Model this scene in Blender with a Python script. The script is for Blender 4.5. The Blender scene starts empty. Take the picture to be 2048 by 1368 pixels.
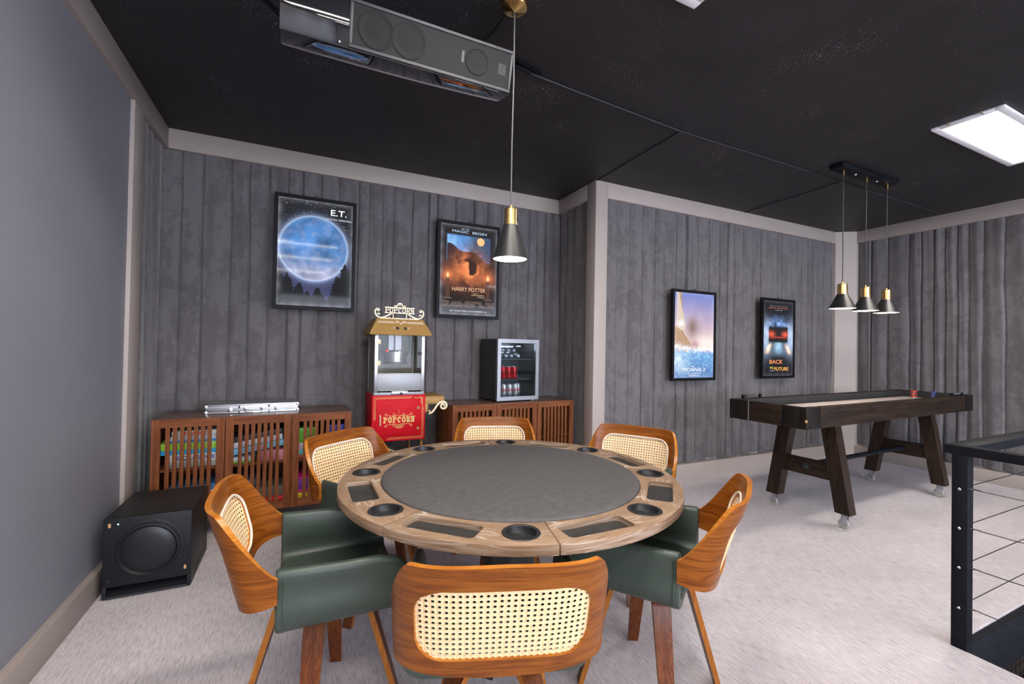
import bpy, bmesh, math, random
import numpy as np
from mathutils import Vector, Matrix

C = bpy.context.scene.collection
S = bpy.context.scene
PI = math.pi

# ------------------------------------------------------------------ camera
FPX, YAW, PIT, ROLL, CAMH = 884.3, .4453, .0113, .0184, 1.35
def make_camera():
    F = Vector((math.sin(YAW), math.cos(YAW), 0)); R = Vector((math.cos(YAW), -math.sin(YAW), 0)); U = Vector((0, 0, 1))
    F2 = F*math.cos(PIT) + U*math.sin(PIT); U2 = -F*math.sin(PIT) + U*math.cos(PIT)
    c, s = math.cos(ROLL), math.sin(ROLL)
    R3 = c*R + s*U2; U3 = c*U2 - s*R
    cam = bpy.data.cameras.new('camera'); o = bpy.data.objects.new('camera', cam); C.objects.link(o)
    m = Matrix((R3, U3, -F2)).transposed().to_4x4(); m.translation = Vector((0, 0, CAMH))
    o.matrix_world = m
    cam.sensor_fit = 'HORIZONTAL'; cam.sensor_width = 36; cam.lens = 36*FPX/2048
    cam.clip_start = .02; cam.clip_end = 60
    S.camera = o
make_camera()

# ------------------------------------------------------------------ world, exposure
w = bpy.data.worlds.new('world'); S.world = w; w.use_nodes = True
bg = w.node_tree.nodes['Background']; bg.inputs[0].default_value = (.78, .84, 1.0, 1); bg.inputs[1].default_value = 3.2
S.view_settings.view_transform = 'Standard'; S.view_settings.look = 'None'
S.view_settings.gamma = 1; S.view_settings.use_curve_mapping = False
S.view_settings.exposure = 2.2
PANEL = 10.5      # radiance of the ceiling light diffusers
PANELCOL = (1.0, .93, .84)

# ------------------------------------------------------------------ materials
def nt(name):
    m = bpy.data.materials.new(name); m.use_nodes = True
    return m, m.node_tree, m.node_tree.nodes['Principled BSDF']
def setp(p, **k):
    names = dict(col='Base Color', rough='Roughness', metal='Metallic', spec='Specular IOR Level', coat='Coat Weight', coatr='Coat Roughness',
                 sheen='Sheen Weight', sheenr='Sheen Roughness', trans='Transmission Weight', ior='IOR', em='Emission Color', ems='Emission Strength', alpha='Alpha')
    for a, v in k.items():
        if isinstance(v, tuple) and len(v) == 3: v = v + (1,)
        p.inputs[names[a]].default_value = v
def plain(name, col, rough=.5, **k):
    m, t, p = nt(name); setp(p, col=col, rough=rough, **k); return m
def node(t, typ, **k):
    n = t.nodes.new(typ)
    for a, v in k.items(): setattr(n, a, v)
    return n
def ramp(t, fac, stops):
    r = node(t, 'ShaderNodeValToRGB'); e = r.color_ramp.elements
    while len(e) < len(stops): e.new(.5)
    for x, (pos, col) in zip(e, stops):
        x.position = pos; x.color = tuple(col) + (1,)
    t.links.new(fac, r.inputs[0]); return r.outputs[0]
def noise(t, vec, scale, detail=3, rough=.55, dist=0):
    n = node(t, 'ShaderNodeTexNoise'); n.inputs['Scale'].default_value = scale; n.inputs['Detail'].default_value = detail
    n.inputs['Roughness'].default_value = rough; n.inputs['Distortion'].default_value = dist
    if vec is not None: t.links.new(vec, n.inputs['Vector'])
    return n.outputs['Fac']
def mapped(t, kind, scale, rot=(0, 0, 0), loc=(0, 0, 0)):
    tc = node(t, 'ShaderNodeTexCoord'); mp = node(t, 'ShaderNodeMapping')
    mp.inputs['Scale'].default_value = scale; mp.inputs['Rotation'].default_value = rot; mp.inputs['Location'].default_value = loc
    t.links.new(tc.outputs[kind], mp.inputs['Vector']); return mp.outputs['Vector']
def bump(t, p, h, strength=.3, dist=.01):
    b = node(t, 'ShaderNodeBump'); b.inputs['Strength'].default_value = strength; b.inputs['Distance'].default_value = dist
    t.links.new(h, b.inputs['Height']); t.links.new(b.outputs['Normal'], p.inputs['Normal'])
def mixc(t, fac, a, b, mode='MIX'):
    n = node(t, 'ShaderNodeMix', data_type='RGBA', blend_type=mode)
    for s, v in ((0, fac), (6, a), (7, b)):
        if isinstance(v, (int, float)): n.inputs[s].default_value = v
        elif isinstance(v, tuple): n.inputs[s].default_value = v + (1,) if len(v) == 3 else v
        else: t.links.new(v, n.inputs[s])
    return n.outputs[2]

def wood(name, dark, mid, light, kind='Object', scale=(1, 1, 1), rough=.35, coat=.0, big=2.0, fine=14., rot=(0, 0, 0)):
    """grain runs along the axis whose scale is small"""
    m, t, p = nt(name)
    v = mapped(t, kind, scale, rot)
    a = noise(t, v, big, 4, .6, .6); b = noise(t, v, fine, 4, .7, .2)
    ad = node(t, 'ShaderNodeMath', operation='MULTIPLY_ADD'); t.links.new(a, ad.inputs[0]); ad.inputs[1].default_value = 9.0; ad.inputs[2].default_value = 0
    sn = node(t, 'ShaderNodeMath', operation='PINGPONG'); t.links.new(ad.outputs[0], sn.inputs[0]); sn.inputs[1].default_value = 1
    mx = node(t, 'ShaderNodeMath', operation='MULTIPLY_ADD'); t.links.new(sn.outputs[0], mx.inputs[0]); mx.inputs[1].default_value = .45
    mb = node(t, 'ShaderNodeMath', operation='MULTIPLY'); t.links.new(b, mb.inputs[0]); mb.inputs[1].default_value = .6
    t.links.new(mb.outputs[0], mx.inputs[2])
    c = ramp(t, mx.outputs[0], [(.15, dark), (.45, mid), (.8, light)])
    t.links.new(c, p.inputs['Base Color']); setp(p, rough=rough, coat=coat, coatr=.15, spec=.18)
    bump(t, p, b, .06, .002)
    return m

def mat_carpet():
    m, t, p = nt('carpet')
    v = mapped(t, 'Object', (130, 16, 1)); a = noise(t, v, 1.0, 4, .7)
    v2 = mapped(t, 'Object', (1, 1, 1)); b = noise(t, v2, 2.2, 3, .6)
    v3 = mapped(t, 'Object', (60, 60, 60)); d = noise(t, v3, 6, 2, .5)
    c1 = ramp(t, a, [(.30, (.36, .315, .325)), (.48, (.585, .525, .54)), (.7, (.73, .665, .685))])
    c2 = ramp(t, b, [(.3, (.86, .85, .85)), (.7, (1, 1, 1))])
    c = mixc(t, 1.0, c1, c2, 'MULTIPLY')
    t.links.new(c, p.inputs['Base Color']); setp(p, rough=.95, spec=.1, sheen=.2)
    ad = node(t, 'ShaderNodeMath', operation='ADD'); t.links.new(a, ad.inputs[0]); t.links.new(d, ad.inputs[1])
    bump(t, p, ad.outputs[0], .6, .008); return m
def mat_paint(name, col, rough=.6, var=.05):
    m, t, p = nt(name)
    v = mapped(t, 'Object', (1, 1, 1)); a = noise(t, v, 1.4, 3); b = noise(t, v, 220, 2)
    c = ramp(t, a, [(.3, tuple(x*(1-var) for x in col)), (.7, tuple(x*(1+var) for x in col))])
    t.links.new(c, p.inputs['Base Color']); setp(p, rough=rough, spec=.35); bump(t, p, b, .04, .001); return m
def mat_velvet():
    m, t, p = nt('velvet')
    v = mapped(t, 'Object', (1.6, 1.6, .35)); a = noise(t, v, 7, 5, .65, .4)
    v2 = mapped(t, 'Object', (1, 1, 1)); b = noise(t, v2, 5.5, 5, .7, 1.2); d = noise(t, v2, 300, 2)
    s = node(t, 'ShaderNodeMath', operation='ADD'); t.links.new(a, s.inputs[0]); t.links.new(b, s.inputs[1])
    c = ramp(t, s.outputs[0], [(.70, (.098, .089, .095)), (1.0, (.115, .106, .112)), (1.3, (.138, .128, .134))])
    # horizontal packing creases, their shade painted in as thin dark lines
    tc = node(t, 'ShaderNodeTexCoord'); sx = node(t, 'ShaderNodeSeparateXYZ'); t.links.new(tc.outputs['Object'], sx.inputs[0])
    wv = node(t, 'ShaderNodeMath', operation='PINGPONG'); t.links.new(sx.outputs['Z'], wv.inputs[0]); wv.inputs[1].default_value = .36
    nn = noise(t, mapped(t, 'Object', (3, 3, 1)), 1.2, 2)
    o = node(t, 'ShaderNodeMath', operation='MULTIPLY_ADD'); t.links.new(nn, o.inputs[0]); o.inputs[1].default_value = .022; t.links.new(wv.outputs[0], o.inputs[2])
    l = node(t, 'ShaderNodeMath', operation='COMPARE'); t.links.new(o.outputs[0], l.inputs[0]); l.inputs[1].default_value = .2; l.inputs[2].default_value = .0025
    lf = node(t, 'ShaderNodeMath', operation='MULTIPLY'); t.links.new(l.outputs[0], lf.inputs[0])
    pr = ramp(t, noise(t, mapped(t, 'Object', (1, 1, 1), loc=(3, 7, 1)), 3.5, 2), [(.5, (0, 0, 0)), (.58, (.55, .55, .55))]); t.links.new(pr, lf.inputs[1])
    c = mixc(t, lf.outputs[0], c, (.06, .055, .065))
    t.links.new(c, p.inputs['Base Color']); setp(p, rough=.85, spec=.15, sheen=.35, sheenr=.45)
    ad = node(t, 'ShaderNodeMath', operation='MULTIPLY_ADD'); t.links.new(b, ad.inputs[0]); ad.inputs[1].default_value = 1; t.links.new(d, ad.inputs[2])
    bump(t, p, ad.outputs[0], .25, .006); return m
def mat_ceiling():
    m, t, p = nt('black_ceiling_paint')
    v = mapped(t, 'Object', (1, 1, 1))
    vo = node(t, 'ShaderNodeTexVoronoi'); vo.inputs['Scale'].default_value = 115; t.links.new(v, vo.inputs['Vector'])
    patch = noise(t, v, 1.7, 5, .7)
    pr = ramp(t, patch, [(.44, (0, 0, 0)), (.66, (1, 1, 1))])
    th = node(t, 'ShaderNodeMath', operation='MULTIPLY'); t.links.new(pr, th.inputs[0]); th.inputs[1].default_value = .30
    sep = node(t, 'ShaderNodeSeparateColor'); t.links.new(vo.outputs['Color'], sep.inputs[0])
    th2 = node(t, 'ShaderNodeMath', operation='MULTIPLY'); t.links.new(th.outputs[0], th2.inputs[0]); t.links.new(sep.outputs[0], th2.inputs[1])
    lt = node(t, 'ShaderNodeMath', operation='LESS_THAN'); t.links.new(vo.outputs['Distance'], lt.inputs[0]); t.links.new(th2.outputs[0], lt.inputs[1])
    base = ramp(t, noise(t, v, 3, 3), [(.3, (.015, .0135, .0155)), (.7, (.022, .020, .0235))])
    c = mixc(t, lt.outputs[0], base, (.55, .52, .50))
    t.links.new(c, p.inputs['Base Color']); setp(p, rough=.55, spec=.4)
    bump(t, p, noise(t, v, 90, 4, .7), .5, .006); return m
def mat_rim():
    m, t, p = nt('weathered_oak')
    v = mapped(t, 'UV', (1, 1, 1))
    def nz(sc, det, rough, dist):
        mp = node(t, 'ShaderNodeMapping'); mp.inputs['Scale'].default_value = sc; t.links.new(v, mp.inputs['Vector']); return noise(t, mp.outputs['Vector'], 1.0, det, rough, dist)
    slow = nz((4, 16, 1), 3, .5, .6); fine = nz((9, 190, 1), 3, .65, .5)
    ca = nz((2.2, 14, 1), 1, .4, .2); mm = node(t, 'ShaderNodeMath', operation='MULTIPLY'); t.links.new(ca, mm.inputs[0]); mm.inputs[1].default_value = 26
    pp = node(t, 'ShaderNodeMath', operation='PINGPONG'); t.links.new(mm.outputs[0], pp.inputs[0]); pp.inputs[1].default_value = 1
    base = ramp(t, slow, [(.3, (.165, .098, .056)), (.55, (.225, .142, .088)), (.75, (.275, .185, .125))])
    ma = ramp(t, fine, [(.50, (0, 0, 0)), (.66, (1, 1, 1))]); mb = ramp(t, pp.outputs[0], [(.70, (0, 0, 0)), (.86, (1, 1, 1))])
    pa = ramp(t, nz((3, 7, 1), 2, .5, 0), [(.42, (.25, .25, .25)), (.62, (1, 1, 1))])
    mk = mixc(t, 1.0, mb, pa, 'MULTIPLY'); mk2 = mixc(t, .55, mk, ma, 'ADD'); mk3 = mixc(t, 1.0, mk2, pa, 'MULTIPLY')
    sc = node(t, 'ShaderNodeSeparateColor'); t.links.new(mk3, sc.inputs[0]); f = node(t, 'ShaderNodeMath', operation='MULTIPLY', use_clamp=True); t.links.new(sc.outputs[0], f.inputs[0]); f.inputs[1].default_value = .85
    c = mixc(t, f.outputs[0], base, (.46, .39, .33))
    t.links.new(c, p.inputs['Base Color']); setp(p, rough=.6, spec=.25); bump(t, p, fine, .2, .002); return m
def mat_speckle(name, a, b, scale, rough=.6, **k):
    m, t, p = nt(name); v = mapped(t, 'Object', (1, 1, 1)); n = noise(t, v, scale, 3, .7)
    t.links.new(ramp(t, n, [(.35, a), (.7, b)]), p.inputs['Base Color']); setp(p, rough=rough, **k); bump(t, p, n, .12, .002); return m
def mat_emit(name, col, strength):
    m, t, p = nt(name); setp(p, col=(.0, .0, .0), em=col, ems=strength, rough=.5); return m
def mat_grille():
    m, t, p = nt('speaker_mesh')
    v = mapped(t, 'Object', (170, 170, 170), rot=(0, .6, 0))
    ch = node(t, 'ShaderNodeTexVoronoi'); ch.inputs['Scale'].default_value = 1.0; ch.inputs['Randomness'].default_value = 0; t.links.new(v, ch.inputs['Vector'])
    c = ramp(t, ch.outputs['Distance'], [(.3, (.004, .004, .0045)), (.45, (.013, .013, .014))])
    t.links.new(c, p.inputs['Base Color']); setp(p, rough=.6, spec=.12); return m
def mat_brushed(name, col, rough=.3, scale=(4, 4, 200)):
    m, t, p = nt(name); v = mapped(t, 'Object', scale); n = noise(t, v, 2, 3)
    t.links.new(ramp(t, n, [(.3, tuple(x*.8 for x in col)), (.7, col)]), p.inputs['Base Color']); setp(p, rough=rough, metal=1.0); return m
def mat_glass(name, tint=(1, 1, 1), refl=.06):
    # thin pane: mostly clear with a sharp reflection
    m = bpy.data.materials.new(name); m.use_nodes = True; t = m.node_tree; t.nodes.clear()
    o = node(t, 'ShaderNodeOutputMaterial'); tr = node(t, 'ShaderNodeBsdfTransparent'); gl = node(t, 'ShaderNodeBsdfGlossy'); mx = node(t, 'ShaderNodeMixShader')
    tr.inputs[0].default_value = tint + (1,); gl.inputs['Roughness'].default_value = .02
    fr = node(t, 'ShaderNodeFresnel'); fr.inputs[0].default_value = 1.22
    t.links.new(fr.outputs[0], mx.inputs[0]); t.links.new(tr.outputs[0], mx.inputs[1]); t.links.new(gl.outputs[0], mx.inputs[2]); t.links.new(mx.outputs[0], o.inputs[0])
    return m
def mat_print(name, strength):
    m, t, p = nt(name)
    a = node(t, 'ShaderNodeVertexColor'); a.layer_name = 'print'
    t.links.new(a.outputs[0], p.inputs['Emission Color']); setp(p, col=(.01, .01, .01), ems=strength, rough=.05, spec=.10); return m

M = dict(
 carpet=mat_carpet(), grey=mat_paint('grey_wall_paint', (.205, .205, .24), .5), trim=mat_paint('beige_trim_paint', (.37, .318, .290), .5, .03),
 plaster=mat_paint('plaster', (.5, .48, .46)), velvet=mat_velvet(), ceiling=mat_ceiling(),
 walnut=wood('chair_walnut', (.085, .021, .003), (.165, .045, .0045), (.24, .075, .009), 'UV', (1.5, 22, 1), .33, .05, 1.3, 3.0),
 edge=wood('ply_edge', (.26, .075, .008), (.34, .115, .014), (.42, .17, .028), 'UV', (2, 60, 1), .35, .1, 1.0, 3.0),
 legwood=wood('leg_walnut', (.055, .014, .005), (.10, .027, .008), (.15, .045, .012), 'Object', (26, 26, 1.6), .35, .1, 1.2, 3.0),
 legedge=wood('leg_ply_edge', (.20, .06, .009), (.27, .09, .013), (.33, .125, .02), 'Object', (40, 40, 2), .35, .1, 1.2, 3.0),
 cabinet_v=wood('cabinet_walnut_upright', (.085, .025, .009), (.155, .048, .016), (.22, .075, .027), 'Object', (16, 16, 1.1), .55, .0, 1.3, 3.0),
 cabinet_h=wood('cabinet_walnut_level', (.085, .025, .009), (.155, .048, .016), (.22, .075, .027), 'Object', (1.1, 16, 16), .55, .0, 1.3, 3.0),
 cabinet_top=wood('cabinet_walnut_top', (.07, .034, .024), (.115, .06, .044), (.15, .085, .064), 'Object', (1.1, 16, 16), .3, .25, 1.3, 3.0),
 dark_h=wood('dark_oak_level', (.009, .006, .004), (.017, .010, .0065), (.034, .020, .013), 'Object', (1.0, 14, 14), .5, .0, 1.6, 3.0),
 dark_y=wood('dark_oak_cross', (.009, .006, .004), (.017, .010, .0065), (.034, .020, .013), 'Object', (14, 1.2, 14), .5, .0, 1.6, 3.0),
 dark_v=wood('dark_oak_upright', (.010, .006, .004), (.018, .010, .0065), (.032, .019, .012), 'Object', (14, 14, 1.2), .45, .1, 1.3, 3.0),
 dark_plain=plain('dark_lacquer', (.008, .005, .004), .5, spec=.3), rim=mat_rim(),
 tray=mat_speckle('tray_rubber', (.018, .018, .018), (.032, .031, .031), 9, .45), felt=mat_speckle('speed_cloth', (.054, .051, .054), (.076, .072, .076), 30, .75),
 playfield=mat_speckle('waxed_maple', (.62, .50, .46), (.80, .72, .70), 9, .35), liner=mat_speckle('black_liner', (.012, .012, .013), (.05, .05, .052), 120, .9),
 leather=mat_speckle('green_leather', (.029, .043, .035), (.037, .054, .043), 160, .42, spec=.4), piping=plain('cream_piping', (.75, .66, .56), .5),
 cane=mat_speckle('cane', (.68, .46, .235), (.86, .655, .40), 300, .6), black=plain('black_plastic', (.013, .013, .015), .42), rubber=plain('black_rubber', (.012, .012, .012), .7),
 steel_black=mat_speckle('black_steel', (.005, .006, .009), (.009, .010, .014), 12, .55, spec=.10), gloss_black=plain('piano_black', (.006, .006, .008), .05, coat=1.0, coatr=.02),
 sub_black=mat_speckle('black_ash_vinyl', (.011, .010, .010), (.019, .018, .017), 140, .5), sub_front=plain('black_baffle', (.010, .011, .014), .5, spec=.3), cone=plain('speaker_cone', (.009, .010, .013), .38),
 grille=mat_grille(), silver_frame=plain('grey_frame', (.026, .026, .030), .5, metal=.1), chrome=plain('chrome', (.75, .75, .77), .12, metal=1.0),
 steel=mat_brushed('brushed_steel', (.36, .37, .40), .36), alu=mat_brushed('aluminium', (.56, .57, .59), .36, (4, 4, 90)), alu_dull=plain('dull_aluminium', (.30, .31, .33), .5, metal=.6),
 zinc=plain('zinc', (.55, .58, .62), .3, metal=1.0), caster=plain('grey_caster', (.34, .34, .31), .5), brass=mat_brushed('brass', (.80, .55, .22), .24, (3, 3, 120)), goldpaint=mat_speckle('bronze_paint', (.30, .165, .042), (.36, .205, .058), 40, .5, metal=.15),
 gold_light=plain('pale_gold', (.72, .60, .40), .42, metal=.25), gold_print=plain('gold_print', (.62, .42, .14), .5), cream_print=plain('cream_print', (.78, .70, .60), .5), red=mat_speckle('red_enamel', (.46, .006, .013), (.53, .009, .019), 5, .5, spec=.12), red_plain=plain('red_plastic', (.75, .02, .03), .3),
 glass=mat_glass('clear_pane'), fridge_glass=mat_glass('smoked_pane', (.80, .84, .86)), pop_back=mat_speckle('stained_metal', (.13, .125, .08), (.24, .23, .165), 6, .6), pop_side=mat_speckle('opaque_side_glass', (.15, .145, .115), (.21, .20, .165), 5, .4), kettle=mat_brushed('kettle_steel', (.34, .34, .35), .3),
 fridge=plain('fridge_black', (.016, .015, .016), .35), fridge_in=plain('fridge_liner', (.05, .055, .062), .5), white=plain('white_enamel', (.80, .80, .84), .4), bottle=plain('bottle_plastic', (.50, .56, .62), .12, trans=.6), cap=plain('white_cap', (.62, .66, .74), .4),
 can_red=plain('red_can', (.62, .012, .018), .25, metal=.45), can_silver=plain('silver_can', (.62, .62, .64), .28, metal=.8), ink_dark=plain('dark_red_ink', (.09, .01, .012), .4), ink_red=plain('red_ink', (.60, .02, .03), .4),
 diffuser=mat_emit('lit_diffuser', PANELCOL, PANEL), lampglow=mat_emit('lit_lamp', (1.0, .84, .62), 3.0), shade=plain('black_shade', (.014, .014, .015), .38), shade_in=plain('cream_shade_inside', (.85, .80, .70), .5), cordm=plain('grey_cord', (.055, .055, .06), .6), cord_black=plain('black_cord', (.02, .02, .022), .6),
 led=mat_emit('green_led', (.3, 1, .5), 3.0), tan=plain('raw_mdf', (.55, .32, .12), .6), brown_floor=wood('lower_floor_boards', (.05, .03, .02), (.09, .055, .035), (.12, .08, .05), 'Object', (1, 14, 1), .5), frame_black=plain('poster_frame', (.006, .006, .008), .5, spec=.15),
 cable=plain('steel_cable', (.03, .03, .034), .3, metal=.6), puck_red=plain('red_puck_cap', (.60, .05, .03), .3), puck_blue=plain('blue_puck_cap', (.03, .05, .30), .3), beads=plain('black_beads', (.02, .02, .022), .3), bead_white=plain('white_numerals', (.6, .6, .6), .5),
)
LET = {}
def flat(col, rough=.5):
    k = tuple(round(c, 3) for c in col)
    if k not in LET: LET[k] = plain('print_%02x%02x%02x' % tuple(min(255, int(c*255)) for c in k), k, rough)
    return LET[k]
EMT = {}
def glow(col, s=.9):
    k = tuple(round(c, 3) for c in col) + (s,)
    if k not in EMT: EMT[k] = mat_emit('backlit_%02x%02x%02x' % tuple(min(255, int(c*255)) for c in k[:3]), col, s)
    return EMT[k]

# ------------------------------------------------------------------ mesh builder
class MB:
    def __init__(s): s.v = []; s.f = []; s.mi = []; s.uv = {}; s.m = 0
    def add(s, vs, fs, mi=None):
        b = len(s.v); s.v += [tuple(x) for x in vs]
        for f in fs: s.f.append([b+i for i in f]); s.mi.append(s.m if mi is None else mi)
        return b
    def box(s, x0, x1, y0, y1, z0, z1, bev=0.0, mi=None, mat=None):
        x0, x1 = min(x0, x1), max(x0, x1); y0, y1 = min(y0, y1), max(y0, y1); z0, z1 = min(z0, z1), max(z0, z1)
        if bev <= 0:
            vs = [(x, y, z) for z in (z0, z1) for y in (y0, y1) for x in (x0, x1)]
            fs = [(0, 2, 3, 1), (4, 5, 7, 6), (0, 1, 5, 4), (2, 6, 7, 3), (0, 4, 6, 2), (1, 3, 7, 5)]
        else:
            bm = bmesh.new(); bmesh.ops.create_cube(bm, size=1)
            for q in bm.verts: q.co = Vector(((x0+x1)/2+q.co.x*(x1-x0), (y0+y1)/2+q.co.y*(y1-y0), (z0+z1)/2+q.co.z*(z1-z0)))
            bmesh.ops.bevel(bm, geom=bm.edges[:], offset=bev, segments=2, profile=.5, affect='EDGES')
            bm.verts.index_update(); vs = [q.co.copy() for q in bm.verts]; fs = [[q.index for q in f.verts] for f in bm.faces]; bm.free()
        if mat is not None: vs = [mat @ Vector(q) for q in vs]
        s.add(vs, fs, mi); return s
    def prism(s, poly, a0, a1, axis='z', mi=None, mat=None):
        """closed 2-D polygon (ccw) extruded along axis"""
        n = len(poly)
        def P(p, a):
            return {'z': (p[0], p[1], a), 'y': (p[0], a, p[1]), 'x': (a, p[0], p[1])}[axis]
        vs = [P(p, a0) for p in poly] + [P(p, a1) for p in poly]
        fs = [list(range(n))[::-1], list(range(n, 2*n))] + [(i, (i+1) % n, n+(i+1) % n, n+i) for i in range(n)]
        if mat is not None: vs = [mat @ Vector(q) for q in vs]
        s.add(vs, fs, mi); return s
    def tube(s, pts, r, n=8, mi=None, closed=False, cap=True, flat=1.0):
        pts = [Vector(p) for p in pts]; N = len(pts); rs = r if isinstance(r, (list, tuple)) else [r]*N
        up = Vector((0, 0, 1)); vs = []; prev = None
        for i, p in enumerate(pts):
            a = pts[(i-1) % N] if (i > 0 or closed) else p; b = pts[(i+1) % N] if (i < N-1 or closed) else p
            t = (b-a).normalized()
            if prev is None:
                u = t.cross(up)
                if u.length < 1e-3: u = t.cross(Vector((1, 0, 0)))
                u.normalize()
            else:
                u = prev - t*prev.dot(t); u.normalize()
            prev = u; w_ = t.cross(u)
            for k in range(n):
                an = 2*PI*k/n; vs.append(p + (u*math.cos(an) + w_*math.sin(an)*flat)*rs[i])
        fs = []
        for i in range(N if closed else N-1):
            j = (i+1) % N
            for k in range(n): fs.append((i*n+k, i*n+(k+1) % n, j*n+(k+1) % n, j*n+k))
        if cap and not closed: fs += [list(range(n))[::-1], [(N-1)*n+k for k in range(n)]]
        s.add(vs, fs, mi); return s
    def cyl(s, p0, p1, r, n=20, mi=None, r1=None):
        return s.tube([p0, p1], [r, r if r1 is None else r1], n, mi)
    def lathe(s, prof, n=32, mi=None, mat=None, closed=False, cap=True):
        """prof = [(r,z)...] about z"""
        vs = []; m_ = len(prof)
        for r, z in prof:
            for k in range(n): a = 2*PI*k/n; vs.append((r*math.cos(a), r*math.sin(a), z))
        fs = []
        for i in range(m_ if closed else m_-1):
            j = (i+1) % m_
            for k in range(n): fs.append((i*n+k, i*n+(k+1) % n, j*n+(k+1) % n, j*n+k))
        if cap and not closed:
            if prof[0][0] > 1e-6: fs.append(list(range(n))[::-1])
            if prof[-1][0] > 1e-6: fs.append([(m_-1)*n+k for k in range(n)])
        if mat is not None: vs = [mat @ Vector(q) for q in vs]
        s.add(vs, fs, mi); return s
    def strip(s, path, w, y0, y1, mi=None):
        """flat ribbon in the x-z plane along path with width w, thickness y0..y1"""
        P = [Vector((p[0], p[1])) for p in path]; n = len(P); ws = w if isinstance(w, (list, tuple)) else [w]*n; L = []; R = []
        for i in range(n):
            t = P[min(i+1, n-1)] - P[max(i-1, 0)]; t.normalize(); nn = Vector((-t.y, t.x))*ws[i]/2
            L.append(P[i]+nn); R.append(P[i]-nn)
        vs = [(p.x, y0, p.y) for p in L] + [(p.x, y0, p.y) for p in R] + [(p.x, y1, p.y) for p in L] + [(p.x, y1, p.y) for p in R]
        fs = []
        for i in range(n-1):
            fs += [(i, n+i, n+i+1, i+1), (2*n+i, 2*n+i+1, 3*n+i+1, 3*n+i), (i, i+1, 2*n+i+1, 2*n+i), (n+i, 3*n+i, 3*n+i+1, n+i+1)]
        fs += [(0, 2*n, 3*n, n), (n-1, 2*n-1, 4*n-1, 3*n-1)]
        s.add(vs, fs, mi); return s
    def mesh(s, name, mats, smooth=35):
        me = bpy.data.meshes.new(name); me.from_pydata(s.v, [], s.f); 
        for m in (mats if isinstance(mats, (list, tuple)) else [mats]): me.materials.append(m)
        if len(me.materials) > 1: me.polygons.foreach_set('material_index', s.mi)
        bm = bmesh.new(); bm.from_mesh(me); bmesh.ops.recalc_face_normals(bm, faces=bm.faces[:]); bm.to_mesh(me); bm.free()
        if smooth:
            me.polygons.foreach_set('use_smooth', [True]*len(me.polygons)); me.set_sharp_from_angle(angle=math.radians(smooth))
        if s.uv:
            l = me.uv_layers.new(name='UVMap')
            for lp in me.loops: l.data[lp.index].uv = s.uv.get(lp.vertex_index, (0, 0))
        me.update(); return me
    def build(s, name, mats, parent=None, smooth=35, label=None):
        return part(name, s.mesh(name, mats, smooth), parent, label)

def part(name, me, parent=None, label=None, loc=None, rot=None):
    o = bpy.data.objects.new(name, me); C.objects.link(o)
    if parent is not None: o.parent = parent
    if label: o['label'] = label
    if loc: o.location = loc
    if rot: o.rotation_euler = rot
    return o
def tag(o, label, cat, group=None, kind=None):
    o['label'] = label; o['category'] = cat
    if group: o['group'] = group
    if kind: o['kind'] = kind
    return o
def thing(name, label, cat, loc=(0, 0, 0), rz=0, group=None):
    o = bpy.data.objects.new(name, None); C.objects.link(o); o.location = loc; o.rotation_euler = (0, 0, rz); o.empty_display_size = .1
    return tag(o, label, cat, group)
def struct(o): o['kind'] = 'structure'; return o
def dup(root, loc, rz=None, label=None, group=None):
    def cp(o, par):
        c = o.copy(); C.objects.link(c); c.parent = par
        for ch in o.children: cp(ch, c)
        return c
    r = cp(root, None); r.location = loc
    if rz is not None: r.rotation_euler = (0, 0, rz)
    if label: r['label'] = label
    if group: r['group'] = group
    return r

def text_mesh(body, size, extrude=.0005, bold=0.0, shear=0.0, space=1.0, width=None, align='CENTER'):
    cu = bpy.data.curves.new('lettering', 'FONT'); cu.body = body; cu.size = size; cu.extrude = extrude; cu.offset = bold; cu.shear = shear
    cu.space_character = space; cu.align_x = align; cu.align_y = 'CENTER'; cu.resolution_u = 3
    o = bpy.data.objects.new('lettering', cu); C.objects.link(o); bpy.context.view_layer.update()
    dg = bpy.context.evaluated_depsgraph_get(); me = bpy.data.meshes.new_from_object(o.evaluated_get(dg)); bpy.data.objects.remove(o); bpy.data.curves.remove(cu)
    me.name = 'lettering'
    if width:
        xs = [v.co.x for v in me.vertices]; k = width/(max(xs)-min(xs))
        for v in me.vertices: v.co.x *= k
    return me
def text(body, size, mat, parent, loc, rot=(PI/2, 0, 0), name='lettering', **k):
    me = text_mesh(body, size, **k); me.materials.append(mat)
    return part(name, me, parent, None, loc, rot)

def arc(cx, cz, r, a0, a1, n=14, rz=None):
    rz = r if rz is None else rz
    return [(cx+r*math.cos(math.radians(a0+(a1-a0)*i/n)), cz+rz*math.sin(math.radians(a0+(a1-a0)*i/n))) for i in range(n+1)]
def spiral(cx, cz, r0, r1, a0, a1, n=26):
    return [(cx+(r0+(r1-r0)*i/n)*math.cos(math.radians(a0+(a1-a0)*i/n)), cz+(r0+(r1-r0)*i/n)*math.sin(math.radians(a0+(a1-a0)*i/n))) for i in range(n+1)]
def bez(p0, p1, p2, p3, n=14):
    out = []
    for i in range(n+1):
        t = i/n; u = 1-t
        out.append(tuple(u**3*a+3*u*u*t*b+3*u*t*t*c+t**3*d for a, b, c, d in zip(p0, p1, p2, p3)))
    return out
def rrect(hw, hh, r, n=6, cx=0, cy=0):
    out = []
    for sx, sy, a in ((1, 1, 0), (-1, 1, 90), (-1, -1, 180), (1, -1, 270)):
        for i in range(n+1):
            t = math.radians(a+90*i/n); out.append((cx+sx*(hw-r)+r*math.cos(t), cy+sy*(hh-r)+r*math.sin(t)))
    return out

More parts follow.
